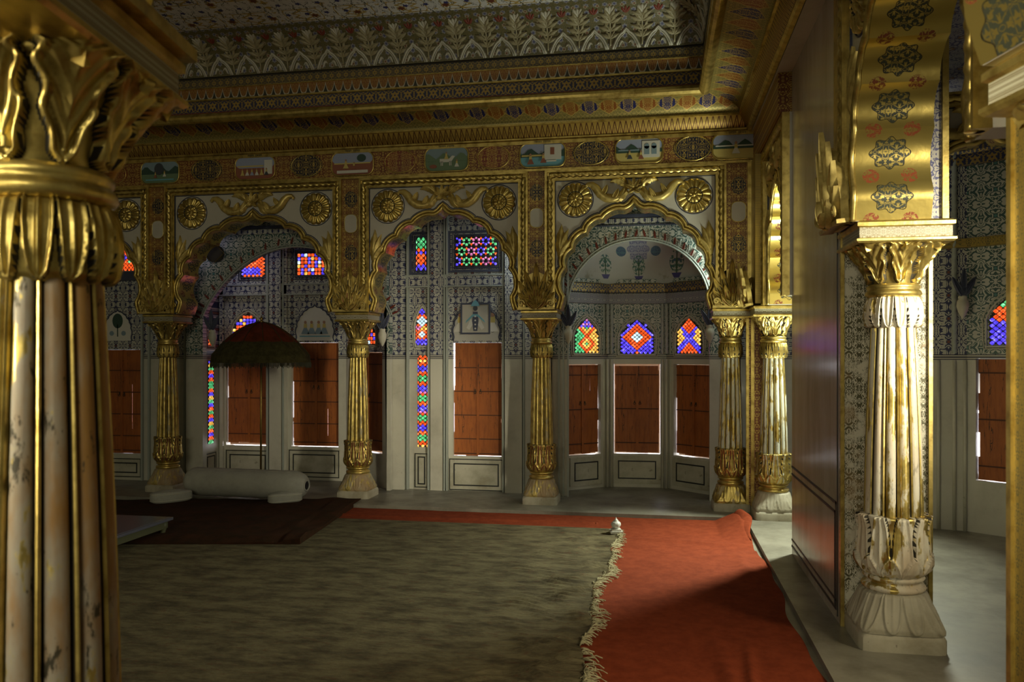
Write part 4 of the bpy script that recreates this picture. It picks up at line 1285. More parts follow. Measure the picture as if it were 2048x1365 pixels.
hd = setp(mb.build('ceiling', M['dome'], None, True), 'white half dome over the angled bay', kind='structure')
# arched wall in front of the dome
def arch_wall(x0, x1, zsp, rx, rzz, cx_, m, name, label, z1=3.4, y0=YI, th=.08, flames=True, pw=1.0):
    mb = MB(); n = 36
    cur = [(cx_ + cos(pi * i / n) * rx, zsp + sin(pi * i / n) ** pw * rzz) for i in range(n + 1)]      # right -> left
    poly = [(x0, PL), (x0, z1), (x1, z1), (x1, PL), (cx_ + rx, PL)] + cur + [(cx_ - rx, PL)]
    mb.prism(poly, y0, y0 + th); w = setp(mb.build(name, m), label, kind='structure')
    mb = MB()
    for off_, r_ in ((.0, .010), (.025, .008)):
        mb.tube([Vector((cx_ + cos(a) * (rx + off_), y0 - .004, zsp + max(0, sin(a)) ** pw * (rzz + off_))) for a in [pi * i / 40 for i in range(41)]], r_, 6)
    mb.build('arch_edge', M['band_pale'], w, True)
    if flames:
        mb = MB(); mr = MB()
        N = 46
        for i in range(N):
            a = pi * (i + .5) / N; b_ = Vector((cx_ + cos(a) * (rx + .03), y0 - .002, zsp + sin(a) ** pw * (rzz + .03)))
            tongue(mb if i % 2 else mr, b_, pi / 2 - a + (.35 if a > pi / 2 else -.35), .085, .014, .012)
        mb.build('flame_border', M['red_paint'], w, True); mr.build('flame_border', M['band_pale'], w, True)
    return w
arch_wall(-1.12, .85, 2.10, .735, .70, dcx, M['wall_green'], 'wall_gallery', 'painted gallery wall round the half dome')
for i_, (za, hh_, mm) in enumerate(((2.97, .05, 'band_white'), (3.03, .035, 'band_dark'), (2.945, .012, 'band_dark'))):
    mb = MB(); mb.box(-1.12, .85, YI - .03, YI, za, za + hh_); o = mb.build('trim_%d' % TR[0], M['wall_blue'] if mm == 'band_white' else M[mm]); TR[0] += 1; setp(o, kind='structure')
# hanging pendants (painted lamp brackets) either side of the bay
def pendant(x, y, z, lab):
    r = thing('wall_bracket', (x, y, z), 0, lab, 'bracket', 'painted bud brackets')
    mb = MB(); prof = [(.002, -.16), (.015, -.14), (.035, -.10), (.048, -.05), (.044, -.01), (.03, .01), (.034, .02), (.034, .035), (.026, .04)]
    mb.grid(20, len(prof) - 1, lambda u, v: (cos(2 * pi * u) * prof[int(round(v * (len(prof) - 1)))][0], sin(2 * pi * u) * prof[int(round(v * (len(prof) - 1)))][0], prof[int(round(v * (len(prof) - 1)))][1]), closeu=True)
    mb.build('bud', M['plaster'], r, True)
    mb = MB()
    for a in (-.5, 0, .5): tongue(mb, Vector((0, -.02, .03)), a, .24 - abs(a) * .1, .03, .025)
    mb.build('leaf_spray', [M['band_dark']], r, True)
pendant(-.93, YI - .04, 1.86, 'pale bud bracket left of the half dome windows'); pendant(.53, YI - .04, 1.86, 'pale bud bracket right of the half dome windows')

# ----- bay 3 flat wall
Y3 = 8.66
x30, x31 = onY(781, 900, Y3).x, -1.12
P3 = [(x30, Y3), (x31, Y3)]
s3 = lambda px: onY(px, 900, Y3).x - x30
z3 = lambda py, px=930: onY(px, py, Y3).z
def bx(a, b, y0, y1, z0, z1, m, nm=None):
    mb = MB(); mb.box(a, b, y0, y1, z0, z1)
    if nm is None: nm = 'trim_%d' % TR[0]; TR[0] += 1
    return setp(mb.build(nm, m), kind='structure')
sh = (s3(906), s3(1003), z3(913), z3(686))
wallseg(P3[0], P3[1], [sh], m=M['wall_blue'], name='wall_gallery')
shutter(P3[0], P3[1], *sh, 'tall single orange shutters below the hung blue-bordered picture', .001, .008, .010, .001, rails=(.02, .15, .36, .57, .78), seed=11)
panel(P3[0], P3[1], s3(898), s3(1008), z3(982), z3(917)); panel(P3[0], P3[1], s3(829), s3(858), z3(979), z3(908))
X3 = lambda px: onY(px, 900, Y3).x
# raised pilaster strips of the wall
for a, b, d in ((783, 812, .07), (863, 887, .05), (1012, 1046, .07)):
    bx(X3(a), X3(b), Y3 - d, Y3, PL, 3.4, M['wall_blue'])
for a, b in ((815, 819), (857, 861), (889, 892), (894, 897), (1006, 1009), (1047, 1050)):
    bx(X3(a), X3(b), Y3 - .045, Y3, PL, 3.3, M['band_pale'])
bx(X3(812), X3(1012), Y3 - .04, Y3, z3(573), z3(551), M['wall_blue'])
for q in (551, 573): bx(X3(812), X3(1012), Y3 - .048, Y3 - .0, z3(q) - .008, z3(q) + .008, M['band_pale'])
for a, b, c, d in ((820, 858, 462, 548), (897, 1006, 462, 545)):    # dark inner borders
    A, B, C, D = X3(a), X3(b), z3(d), z3(c)
    mb = MB(); w = .022
    for (x0, x1, q0, q1) in ((A, B, C, C + w), (A, B, D - w, D), (A, A + w, C + w, D - w), (B - w, B, C + w, D - w)): mb.box(x0, x1, Y3 - .018, Y3, q0, q1)
    o = mb.build('trim_%d' % TR[0], M['band_dark']); TR[0] += 1; setp(o, kind='structure')
KEYS = 'obgwyp'
glass(P3[0], P3[1], s3(843), z3(538), .105, z3(474) - z3(538), lambda i, j, x, z: 'boobggyyoob'[j // 2 % 11] if j % 2 == 0 else 'boooggyyoob'[j // 2 % 11], .026, .03, outline='rect', mfr='band_dark', y=-.012)
glass(P3[0], P3[1], s3(953), z3(533), .46, z3(474) - z3(533), lambda i, j, x, z: 'gpbgpbg'[(i + j * 2) % 7], .052, .05, shape='star', outline='rect', mfr='band_dark', y=-.012)
glass(P3[0], P3[1], s3(844.5), z3(689), .135, z3(618) - z3(689), lambda i, j, x, z: 'b' if (j < 3 or j > 15) else ('w' if abs(j - 12) + abs(i) < 3 or abs(j - 5) + abs(i) < 2 else ('p' if j in (8, 9) and i < 0 else ('y' if j in (8, 9) else 'o'))), .022, .021)
glass(P3[0], P3[1], s3(846), z3(895), .105, z3(713) - z3(895), lambda i, j, x, z: 'yoogggoobbboogggopbbboogggopbbboogggoobbboo'[j % 43], .026, .0222, outline='rect', surround=False, y=-.006)
# cusped picture niche and the hung picture
r = thing('painted_niche', (X3(953), Y3, z3(682)), 0, 'cusped white niche painted with two attendants, behind the blue-bordered picture', 'niche')
mb = MB(); Wn = X3(1000) - X3(907); Hn = z3(596) - z3(682)
cn = arch_curve(Wn / 2, Hn * .92, 5); mb.prism([(p.x, p.y) for p in cn], -.006, -.002); mb.build('niche_ground', [mat('white niche ground', (.46, .46, .42), .6)[0]], r)
mb = MB(); mb.tube([Vector((p.x, -.008, p.y)) for p in cn], .007, 6); mb.tube([Vector((p.x * 1.06, -.006, p.y * 1.05)) for p in cn], .004, 5); mb.build('niche_border', [M['band_dark']], r, True)
mb = MB()
for q in (-1, 1):
    fig(mb, q * .185, .10, 2.0, PAL, -.009); mb.tube([Vector((q * .185 + .03 * cos(t) * (1 + .2 * sin(3 * t)), -.010, .16 + .07 * sin(t))) for t in [i * pi / 10 for i in range(20)]], .002, 4, m=DGR, closed=True)
mb.build('attendant_figures', PM, r)
for ch in r.children: ch.location.x = 0
pr = thing('hung_picture', (X3(952), Y3 - .03, z3(669)), 0, 'square blue-bordered picture of a dark standing deity above the tall shutters', 'picture')
pw_ = X3(981) - X3(922); ph_ = z3(607) - z3(669)
mb = MB(); mb.box(-pw_ / 2, pw_ / 2, 0, .012, 0, ph_); mb.build('picture_ground', [mat('aged ivory cloth', (.46, .45, .38), .7)[0]], pr)
mb = MB(); w = .018
for (x0, x1, q0, q1) in ((-pw_ / 2, pw_ / 2, 0, w), (-pw_ / 2, pw_ / 2, ph_ - w, ph_), (-pw_ / 2, -pw_ / 2 + w, w, ph_ - w), (pw_ / 2 - w, pw_ / 2, w, ph_ - w)): mb.box(x0, x1, -.006, 0, q0, q1)
mb.build('blue_border', [M['band_dark']], pr)
mb = MB()
mb.prism([(-.022, ph_ * .10), (.022, ph_ * .10), (.035, ph_ * .42), (.026, ph_ * .72), (-.026, ph_ * .72), (-.035, ph_ * .42)], -.006, 0, 0)
mb.prism(disc(0, ph_ * .83, .026, .03, 14), -.007, 0, 1)
mb.prism([(-.05, ph_ * .9), (.05, ph_ * .9), (.03, ph_ * 1.02), (0, ph_ * 1.1), (-.03, ph_ * 1.02)], -.008, 0, 2)
mb.prism([(-.11, ph_ * .36), (-.03, ph_ * .56), (.03, ph_ * .56), (.11, ph_ * .36), (.10, ph_ * .44), (.03, ph_ * .64), (-.03, ph_ * .64), (-.10, ph_ * .44)], -.0065, 0, 2)
for q in (-1, 1): mb.prism([(q * .03, ph_ * .3), (q * .07, ph_ * .14), (q * .10, ph_ * .2), (q * .05, ph_ * .5)] if q > 0 else [(q * .05, ph_ * .5), (q * .10, ph_ * .2), (q * .07, ph_ * .14), (q * .03, ph_ * .3)], -.006, 0, 3)
for k in range(4): mb.prism(disc(0, ph_ * (.18 + .13 * k), .010, .010, 8), -.009, 0, 4)
mb.build('painted_deity', [M['band_dark'], PM[DGR], PM[WAT], PM[PAL], PM[PAL]], pr)

# ----- bay 2: wide canted bay seen through a low arch
Y2 = 9.05
x2a, x2b = onY(440, 900, Y2).x, onY(692, 900, Y2).x
B2 = [(onY(404, 900, 8.60).x, 8.60), (x2a, Y2), (x2b, Y2), (onY(779, 900, 8.60).x, 8.60)]
s2 = lambda px: onY(px, 900, Y2).x - x2a
z2 = lambda py, px=560: onY(px, py, Y2).z
hl = (s2(452), s2(540), z2(893), z2(702)); hr = (s2(583), s2(677), z2(893), z2(686))
LA = seglen(B2[0], B2[1]); LC = seglen(B2[2], B2[3])
wallseg(B2[0], B2[1], [], m=M['wall_bluey'], name='wall_bay_left')
wallseg(B2[1], B2[2], [hl, hr], m=M['wall_blue'], name='wall_bay_centre')
hc = (.06, LC - .13, .46, 1.62)
wallseg(B2[2], B2[3], [hc], m=M['wall_blue'], name='wall_bay_right')
shutter(B2[1], B2[2], *hl, 'cracked orange shutters directly under the parasol', .004, .001, .035, .01, seed=21)
shutter(B2[1], B2[2], *hr, 'orange shutters right of the parasol pole, split by daylight', .001, .002, .010, .004, seed=25, rails=(.04, .22, .43, .63, .84))
shutter(B2[2], B2[3], *hc, 'narrow angled orange shutters just right of the second far column', .004, .004, .03, .006, seed=28, cracks=False)
panel(B2[1], B2[2], s2(452), s2(541), PL + .03, .43); panel(B2[1], B2[2], s2(578), s2(680), PL + .03, .45)
panel(B2[0], B2[1], .06, LA - .12, PL + .03, .42)
X2 = lambda px: onY(px, 900, Y2).x
for a, b, d in ((543, 566, .06), (442, 449, .04), (571, 576, .04)): bx(X2(a), X2(b), Y2 - d, Y2, PL, 3.2, M['wall_blue'])
bx(X2(440), X2(692), Y2 - .04, Y2, z2(590), z2(570), M['wall_blue'])
for q in (570, 590): bx(X2(440), X2(692), Y2 - .048, Y2, z2(q) - .008, z2(q) + .008, M['band_pale'])
for a, b, c in ((536, 540, 1), (568, 571, 1)): bx(X2(a), X2(b), Y2 - .05, Y2, PL, 3.2, M['band_pale'])
glass(B2[1], B2[2], s2(507), z2(552), .30, z2(514) - z2(552), lambda i, j, x, z: 'o' if j > 4 or x > .09 or j < 1 else 'b', .027, .022, outline='rect', mfr='band_dark') 
glass(B2[1], B2[2], s2(626), z2(552), .42, z2(504) - z2(552), lambda i, j, x, z: 'obwoob'[(i + 2 * j) % 6] if j % 2 else 'boobyo'[(i + j) % 6], .022, .022, shape='grid', outline='rect', mfr='band_dark')
glass(B2[1], B2[2], s2(496), z2(690), .36, z2(628) - z2(690), lambda i, j, x, z: 'oobboobb'[j % 8] if (i + j) % 5 else 'y', .022, .020, shape='grid')
glass(B2[0], B2[1], LA * .45, z2(885), .12, z2(722) - z2(885), lambda i, j, x, z: 'gobogybogobgybog'[(j // 2) % 16], .024, .022, outline='rect', surround=False)
glass(B2[0], B2[1], LA * .45, z2(690), .13, z2(660) - z2(690), lambda i, j, x, z: 'oyo'[j % 3], .024, .022)
glass(B2[2], B2[3], LC * .5, z2(690), .3, z2(650) - z2(690) + .02, lambda i, j, x, z: 'owoob'[(i + j) % 5], .024, .022, shape='grid')
# painted niche on the right of bay 2
r = thing('painted_niche', (X2(630), Y2, z2(682)), 0, 'cusped white niche painted with figures, right of the parasol top', 'niche')
mb = MB(); Wn = X2(668) - X2(592); Hn = z2(604) - z2(682); cn = arch_curve(Wn / 2, Hn * .92, 5)
mb.prism([(p.x, p.y) for p in cn], -.006, -.002); mb.build('niche_ground', [PM[PAL]], r)
mb = MB(); mb.tube([Vector((p.x, -.008, p.y)) for p in cn], .008, 6); mb.build('niche_border', [M['band_dark']], r, True)
mb = MB(); 
for q in (-.12, -.04, .05, .12): fig(mb, q, .08, 1.5, GRB, -.008)
mb.box(-Wn * .4, Wn * .4, -.008, -.005, .045, .06, WAT); mb.build('small_figures', PM, r)
# low arch wall in front of bay 2
b2x0, b2x1 = onY(372, 900, YI).x, onY(782, 900, YI).x
c2 = onY(622, 900, YI).x
arch_wall(onY(372, 900, YI).x, b2x1 + .05, 2.0, c2 - onY(402, 900, YI).x, .72, c2, M['wall_green'], 'wall_gallery', 'painted wall with a low arch behind the parasol') if False else None
rx2 = (onY(782, 900, YI).x - onY(404, 900, YI).x) / 2; cx2 = (onY(782, 900, YI).x + onY(404, 900, YI).x) / 2
arch_wall(onY(372, 900, YI).x, x30 + .01, 2.02, rx2 - .01, .80, cx2, M['wall_green'], 'wall_gallery', 'painted wall with a low arch behind the parasol', pw=1.6)
for za, hh_, mm in ((2.97, .05, 'wall_blue'), (3.03, .035, 'band_dark')):
    bx(onY(372, 900, YI).x, x30, YI - .03, YI, za, za + hh_, M[mm])
# round black lamp hanging in the arch of bay 2
mb = MB(); mb.prism(disc(0, 0, .105, .10, 24), -.05, .0); 
o = mb.build('wall_clock', M['dark_groove']); o.location = onY(432, 508, YI - .03); o.name = 'round_black_plate'
setp(o, 'round black plate with a square wire frame at the upper left inside the parasol arch', 'plate')
mb = MB(); mb.tube([Vector((.13 * cos(a), -.055, .12 * sin(a))) for a in (0, pi / 2, pi, 3 * pi / 2)], .004, 5, closed=True); mb.build('wire_frame', M['brass'], o)
pendant(onY(420, 700, 8.45).x + .05, 8.42, 1.84, 'dark bud bracket left of the parasol')
pendant(onY(770, 700, 8.45).x - .02, 8.42, 1.84, 'bud bracket between the second far column and the flat wall')

# ----- bay 1
Y1 = 8.68
x10, x11 = onY(40, 900, Y1).x, onY(404, 900, Y1).x
s1_ = lambda px: onY(px, 900, Y1).x - x10
z1_ = lambda py, px=250: onY(px, py, Y1).z
h1 = (s1_(196), s1_(282), z1_(908), z1_(700))
wallseg((x10, Y1), (x11, Y1), [h1], m=M['wall_blue'], name='wall_gallery')
shutter((x10, Y1), (x11, Y1), *h1, 'leftmost dark orange shutters, beside the big foreground column', .001, .010, .003, .001, seed=33, rails=(.03, .17, .38, .59, .8), light=6)
panel((x10, Y1), (x11, Y1), s1_(186), s1_(284), PL + .03, z1_(916))
glass((x10, Y1), (x11, Y1), s1_(238), z1_(541), .46, z1_(484) - z1_(541), lambda i, j, x, z: 'w' if abs(i + 1) + abs(j - 6) in (6,) else ('b' if abs(i + 1) + abs(j - 6) < 6 else ('g' if (i * 7 + j * 3) % 9 == 0 else 'o')), .024, .024)
r = thing('painted_niche', (onY(236, 900, Y1).x, Y1, z1_(682)), 0, 'dim cusped niche with a painted tree beside the big foreground column', 'niche')
mb = MB(); cn = arch_curve(.19, .38, 5); mb.prism([(p.x, p.y) for p in cn], -.006, -.002); mb.build('niche_ground', [PM[PAL]], r)
mb = MB(); mb.tube([Vector((p.x, -.008, p.y)) for p in cn], .008, 6); mb.build('niche_border', [M['band_dark']], r, True)
mb = MB(); mb.prism(disc(0, .24, .07, .09, 16), -.009, -.004, TRE); mb.box(-.006, .006, -.009, -.004, .05, .2, TRE); mb.prism(disc(-.08, .09, .03, .03, 10), -.009, -.004, GRB); mb.prism(disc(.08, .09, .03, .03, 10), -.009, -.004, GRB)
mb.build('painted_tree', PM, r)
for px_ in (286, 300, 372, 392): bx(onY(px_, 900, Y1).x - .012, onY(px_, 900, Y1).x + .012, Y1 - .03, Y1, PL, 3.3, M['band_pale'])
bx(onY(200, 900, Y1).x - .4, onY(286, 900, Y1).x, Y1 - .05, Y1, z1_(562), z1_(544), M['band_dark'])
# outer wall pieces joining bays, gallery roof and end
mb = MB()
mb.box(XL, 4.2, YW + .28, 10.2, 3.38, 3.5); setp(mb.build('ceiling', M['plaster']), 'gallery ceiling behind the far arcade', kind='structure')
mb = MB(); mb.box(XL, 4.2, 10.1, 10.2, -.1, 3.4); setp(mb.build('wall_outer', M['plaster']), kind='structure')
mb = MB(); mb.box(-1.13, -1.11, YI, Y3 + .3, PL, 3.4); mb.box(x31 - .0, B4[0][0] + .0, 8.86, 8.9, PL, 2.45); setp(mb.build('wall_return', M['wall_bluey']), kind='structure')
mb = MB(); mb.box(B4[3][0], 1.7, 8.84, 8.9, PL, 3.4); mb.box(.80, .84, YI, 8.9, PL, 3.4); setp(mb.build('wall_return', M['wall_blue']), kind='structure')
for px_ in (1118, 1127, 1136): bx(onY(px_, 900, 8.48).x - .008, onY(px_, 900, 8.48).x + .008, 8.475, 8.50, PL, 2.9, M['band_pale'])

# ================================================================== right arcade
# pier with polished wall
pier = thing('wall_pier', (1.0, 4.72, PL), 0, kind='structure')
PMI = Matrix.Translation(-Vector((1.0, 4.72, PL)))
mb = MB(); mb.box(1.0, 1.47, 4.72, 6.33, PL, ZF); o = mb.build('wall_body', [M['panel']], pier); o.matrix_parent_inverse = PMI
mb = MB(); mb.box(1.0, 1.47, 4.705, 4.72, PL, ZF); o = mb.build('worn_floral_face', M['pier_end'], pier); o.matrix_parent_inverse = PMI
mb = MB()
mb.box(.998, 1.018, 4.685, 4.705, PL, zs * 1.115); mb.box(1.452, 1.472, 4.685, 4.705, PL, ZF)
o = mb.build('gilt_edge', M['gold'], pier); o.matrix_parent_inverse = PMI
mb = MB()
def xline(y0, y1, z0, z1): mb.box(.9965, 1.0, y0, y1, z0, z1)
for d in (0, .055):
    xline(4.80 + d * .6, 6.33, .735 - d, .75 - d); xline(4.80 + d * .6, 4.815 + d * .6, .15 + d * .0, .75 - d)
xline(4.76, 4.775, PL + .03, ZF); xline(4.80, 6.33, .135, .15); xline(4.80, 6.33, .185, .197)
o = mb.build('inlaid_line', M['black'], pier); o.matrix_parent_inverse = PMI
# piece of wall above the polished part, pilaster over the near column
zsn = PL + 1.96 * KZ
ZTN = 3.62
nb_y0, nb_y1 = 4.30 + .145, 2.96 - .145
r = thing('pilaster', (.98, 4.6, zsn), 0, 'plain gilt pilaster above the large worn column at right', 'pilaster', 'painted pilaster strips')
Mi2 = Matrix.Translation(-Vector((.98, 4.6, zsn)))
mb = MB(); mb.box(.985, 1.46, 4.47, 4.706, zsn, ZF); o = mb.build('strip', M['pier_paint'], r); o.matrix_parent_inverse = Mi2
mb = MB(); mb.box(.965, .985, 4.45, 4.705, zsn, ZF); mb.box(.975, 1.05, 4.43, 4.47, zsn, ZF); mb.box(1.445, 1.475, 4.45, 4.48, zsn, ZF); o = mb.build('gilt_strip', M['gold'], r); o.matrix_parent_inverse = Mi2
c_ = crest(r, 0, 0, 0, .44, .46); c_.rotation_euler = (.10, 0, -pi / 2); c_.location = (.955 - .98, 4.56 - 4.6, 0)
# near right arch bay (front faces the hall, -x)
nearbay = arch_bay('scalloped_arch', (.99, (4.47 + 2.62) / 2, 0), -pi / 2, 4.47 - 2.62, zsn, ZTN, .36, 'bright gilt scalloped arch springing over the large worn column at right', group='side arcade arches', hw=.785, ah=1.15, fw=.085)
r = thing('pier', (.98, 2.35, PL), 0, 'dark gilt painted pier at the right edge of the picture, behind the cut column', 'pier')
mb = MB(); mb.box(.005, .48, -.20, .14, 0, ZF - PL); mb.build('pier_body', M['gold_olive'], r)
mb = MB(); mb.box(-.005, .005, -.20, -.17, 0, ZF - PL); mb.box(-.005, .005, .11, .14, 0, ZF - PL); mb.build('gilt_edge', M['gold'], r)
mb = MB(); mb.box(.985, 1.46, 2.50, 4.47, ZTN, ZF + .02); setp(mb.build('wall_right', M['frieze']), kind='structure')
# far bay of right arcade (between peeling column and polished wall)
fbay = arch_bay('scalloped_arch', (.985, (7.60 + 6.335) / 2, 0), -pi / 2, 7.60 - 6.335, zs, ZT, .36, 'narrow gilt scalloped arch seen edge-on left of the tan wall', group='side arcade arches', hw=.50, ah=1.05)
mb = MB(); mb.box(XW, XW + .42, 7.60, YW + .0, zs + .02, ZT); setp(mb.build('wall_right', M['gold_olive']), kind='structure')
mb = MB(); mb.box(XW + .02, XW + .42, 6.335, YW - .035, ZT, ZF - .01); setp(mb.build('wall_right', M['frieze']), kind='structure')
r = thing('leaf_crest_bracket', (XW, 7.74, zs), 0, 'projecting gilt leaf crest above the peeling column near the tan wall', 'crest')
c_ = crest(r, 0, 0, 0, .34, .36); c_.rotation_euler = (.15, 0, -pi / 2); c_.location = (-.04, 0, 0)

# ================================================================== right gallery seen past the pier
GP = [(1.62, 7.75), (2.10, 7.55), (2.60, 7.42), (3.2, 6.95)]
RG = GP
Lr = seglen(RG[2], RG[3])
wallseg(RG[0], RG[1], [], m=M['wall_bluey'], name='wall_side_gallery', z1=3.6)
wallseg(RG[1], RG[2], [], m=M['wall_blue'], name='wall_side_gallery', z1=3.6)
hs = (.07, .62, .52, 1.56)
wallseg(RG[2], RG[3], [hs], m=M['wall_green'], name='wall_side_gallery', z1=3.6)
shutter(RG[2], RG[3], *hs, 'dark orange shutters at the far right, beyond the large worn column', .004, .01, .02, .01, seed=41)
glass(RG[2], RG[3], .36, 1.68, .36, .40, lambda i, j, x, z: 'b' if j < 6 - i * .5 else ('o' if j < 11 - i * .6 else 'g'), .027, .024)
glass(RG[1], RG[2], -.01, .62, .12, .96, lambda i, j, x, z: 'boogobybo'[(j // 2) % 9], .024, .022, outline='rect', surround=False, y=-.03)
glass(RG[1], RG[2], -.01, 1.78, .12, .30, lambda i, j, x, z: 'obgobo'[(j // 2) % 6], .024, .022, outline='rect', surround=False, y=-.03)
for s_ in (.06, .12, .30, .42, .50):
    o_, rz_, _ = local_frame(RG[1], RG[2]); c = o_ + Vector((cos(rz_) * s_, sin(rz_) * s_, 0))
    pole(c.x, c.y - .01, PL, 1.54, .014, M['plaster'])
    if s_ in (.12, .42): ropev((c.x, c.y - .012), 1.60, 3.3, .02)
pendant(RG[2][0] - .06, RG[2][1] - .08, 2.05, 'worn bud bracket in the side gallery beyond the large worn column')
mb = MB(); mb.box(1.47, 3.6, -4, 9, 3.6, 3.7); setp(mb.build('ceiling', pat_mat('blue and white painted gallery ceiling', 'xy', (.30, .31, .38), (.05, .06, .20), (.2, .2), 2., 3.4, 2.8, .16, (.24, .13, .06), (.2, .2), .03)), 'side gallery ceiling', kind='structure')
mb = MB(); mb.box(3.2, 3.3, -4, 6.98, PL, 3.6); setp(mb.build('wall_side_gallery', M['wall_bluey']), kind='structure')
mb = MB(); mb.box(3.14, 3.2, -4, 6.98, 3.28, 3.42); setp(mb.build('trim_90', M['roundel_navy']), kind='structure')
mb = MB(); mb.box(3.10, 3.2, -4, 6.98, 3.44, 3.50); setp(mb.build('trim_91', M['gold']), kind='structure')
along(RG, [(0, 3.20), (.03, 3.21), (.03, 3.30), (.05, 3.32), (.05, 3.36), (0, 3.38)], 'trim_92', M['band_blue'])
along(RG, [(0, 2.50), (.03, 2.505), (.03, 2.58), (0, 2.585)], 'trim_93', M['gold_olive'])
sa = arch_bay('scalloped_arch', (2.30, 6.15, 0), -.14, 1.75, 2.15, 3.45, .16, 'dim gilt scalloped arch across the side gallery at far right', group='side arcade arches', hw=.66)
# end walls behind the camera (unseen in the photo): plain lime walls with a doorway
mb = MB(); mb.box(XL, 3.3, -4.1, -4.0, -.1, 4.9); setp(mb.build('wall_rear', M['plaster']), kind='structure')
mb = MB(); mb.box(XL - .1, XL, -4.1, 10.2, -.1, 4.9); setp(mb.build('wall_left', M['plaster']), kind='structure')

# near left arcade: arch springing over the foreground column
lb = arch_bay('scalloped_arch', (-.16 + .03, 1.693 - .15, 0), .231, 2.18, zsn, 3.9, .30, 'blurred gilt arch springing over the huge foreground column', group='near arcade arches', hw=.98, ah=1.25, orn=False, fw=.06)
r = thing('pilaster', (-1.24, 1.44, zsn), TH, 'blurred gilt impost block above the huge foreground column', 'pilaster', 'painted pilaster strips')
mb = MB(); mb.box(-.25, .14, -.40, .20, 0, .9, 0); mb.box(-.28, .225, -.45, .235, 0, .030, 1); mb.box(-.26, .20, -.43, .22, .030, .055, 1); mb.box(-.26, .21, -.43, .22, .14, .19, 1)
mb.build('impost_block', [M['abacus'], M['gold']], r)

# ================================================================== things on the floor
def sheet(name, x0, x1, y0, y1, nx, ny, zf, m, th=.012, parent=None, edge=None):
    mb = MB()
    def top(u, v):
        x = x0 + (x1 - x0) * u; y = y0 + (y1 - y0) * v
        if edge: x, y = edge(x, y, u, v)
        return (x, y, FL + th + zf(x, y))
    def bot(u, v):
        x, y, z = top(u, v); return (x, y, FL + .0005)
    mb.grid(nx, ny, top); n = len(mb.v)
    # skirt
    ring = [(i / nx, 0) for i in range(nx)] + [(1, j / ny) for j in range(ny)] + [(1 - i / nx, 1) for i in range(nx)] + [(0, 1 - j / ny) for j in range(ny)]
    vs = [top(*q) for q in ring] + [bot(*q) for q in ring]; k = len(ring)
    mb.add(vs, [(i, k + i, k + (i + 1) % k, (i + 1) % k) for i in range(k)], 0)
    return mb.build(name, m, parent, True, .9)
def nz(x, y, s=1.0):
    return sin(x * 3.1 * s + 1.3 * sin(y * 2.3 * s)) * sin(y * 4.3 * s + sin(x * 5.1 * s))
# beige dhurrie with crumpled right edge
def ew(y): return .030 * sin(y * 2.1 + .6) + .018 * sin(y * 5.7) + .012 * sin(y * 11.3 + 1)
def dz(x, y):
    d = max(0, 1 - abs(x + .35) / .9)
    k = max(0, min(1, (6.9 - y) / 2.5))
    br = max(0, nz(x * 1.3, y * .9, 2.6) * .8 + .45)
    q = abs(sin(y * 41 + 3.2 * sin(x * 9 + y * 1.3) + x * 5)) ** 2.2
    w = .017 * min(1, d * 1.6) * br * q + .014 * d * d * k * max(0, sin(y * 9 + x * 11 + 2 * sin(y * 3.1))) ** 2
    if y > 6.95: w *= (7.12 - y) / .17
    return w
dh = sheet('woven_carpet', -6.3, -.37, .3, 7.12, 200, 760, dz, M['dhurrie'], .010, None, lambda x, y, u, v: (x + ew(y) * max(0, min(1, (x + 1.2) / .8)), y))
setp(dh, 'large faded olive-beige woven carpet with a fringed crumpled right edge', 'carpet')
mb = MB(); rnd = random.Random(5)
y = .4
while y < 7.08:
    xe = -.37 + ew(y)
    for k in range(rnd.choice((0, 1, 2, 4, 6))):
        L = rnd.uniform(.02, .105) * (.55 + .6 * abs(sin(y * 3.7))); a = rnd.gauss(-.05 + .5 * sin(y * 6.1), .55); yy = y + rnd.uniform(-.02, .02)
        pts = [Vector((xe - .004, yy, FL + .014)), Vector((xe + L * .3 * cos(a), yy + L * .3 * sin(a), FL + .018 + rnd.uniform(0, .012))), Vector((xe + L * .7 * cos(a + .25), yy + L * .7 * sin(a + .25), FL + .016 + rnd.uniform(0, .01))), Vector((xe + L * cos(a), yy + L * sin(a), FL + .017))]
        mb.tube(pts, rnd.uniform(.0018, .0042), 4)
    y += rnd.uniform(.008, .026)
fo = mb.build('fringe', M['fringe'], dh, True); fo['kind'] = 'stuff'
# red runner: L shaped
def rz_(x, y):
    w = .002 * nz(x, y, 2.)
    w += .050 * exp(-((x - .42 - .05 * sin(y * 1.7)) / .028) ** 2) * max(0, min(1, (4.55 - y) / 1.2))
    w += .030 * exp(-((x - .30 - .06 * (4.6 - y)) / .05) ** 2) * max(0, min(1, (4.6 - y) / 1.))
    w += .018 * exp(-((y - 6.3 - .5 * (x - .5)) / .05) ** 2) * max(0, (x + .1))
    w += .014 * exp(-((y - 6.75 + .12 * x) / .035) ** 2) * max(0, min(1, (x + .35) * 2))
    w += .015 * exp(-((x - .62) / .06) ** 2 - ((y - 5.9) / .5) ** 2)
    # corner riding up on the platform
    d = max(0, min(1, (x - .52) / .2)) * max(0, min(1, (y - 6.75) / .5))
    w += .09 * d
    return w
def redz(x, y):
    return rz_(x, y) if x > -.55 else .002 * nz(x, y, 2.) + .018 * exp(-((y - 6.3 - .5 * (x - .5)) / .05) ** 2) * max(0, (x + .1)) + .012 * exp(-((y - 7.3 + .03 * sin(x * 2)) / .03) ** 2)
mb = MB()
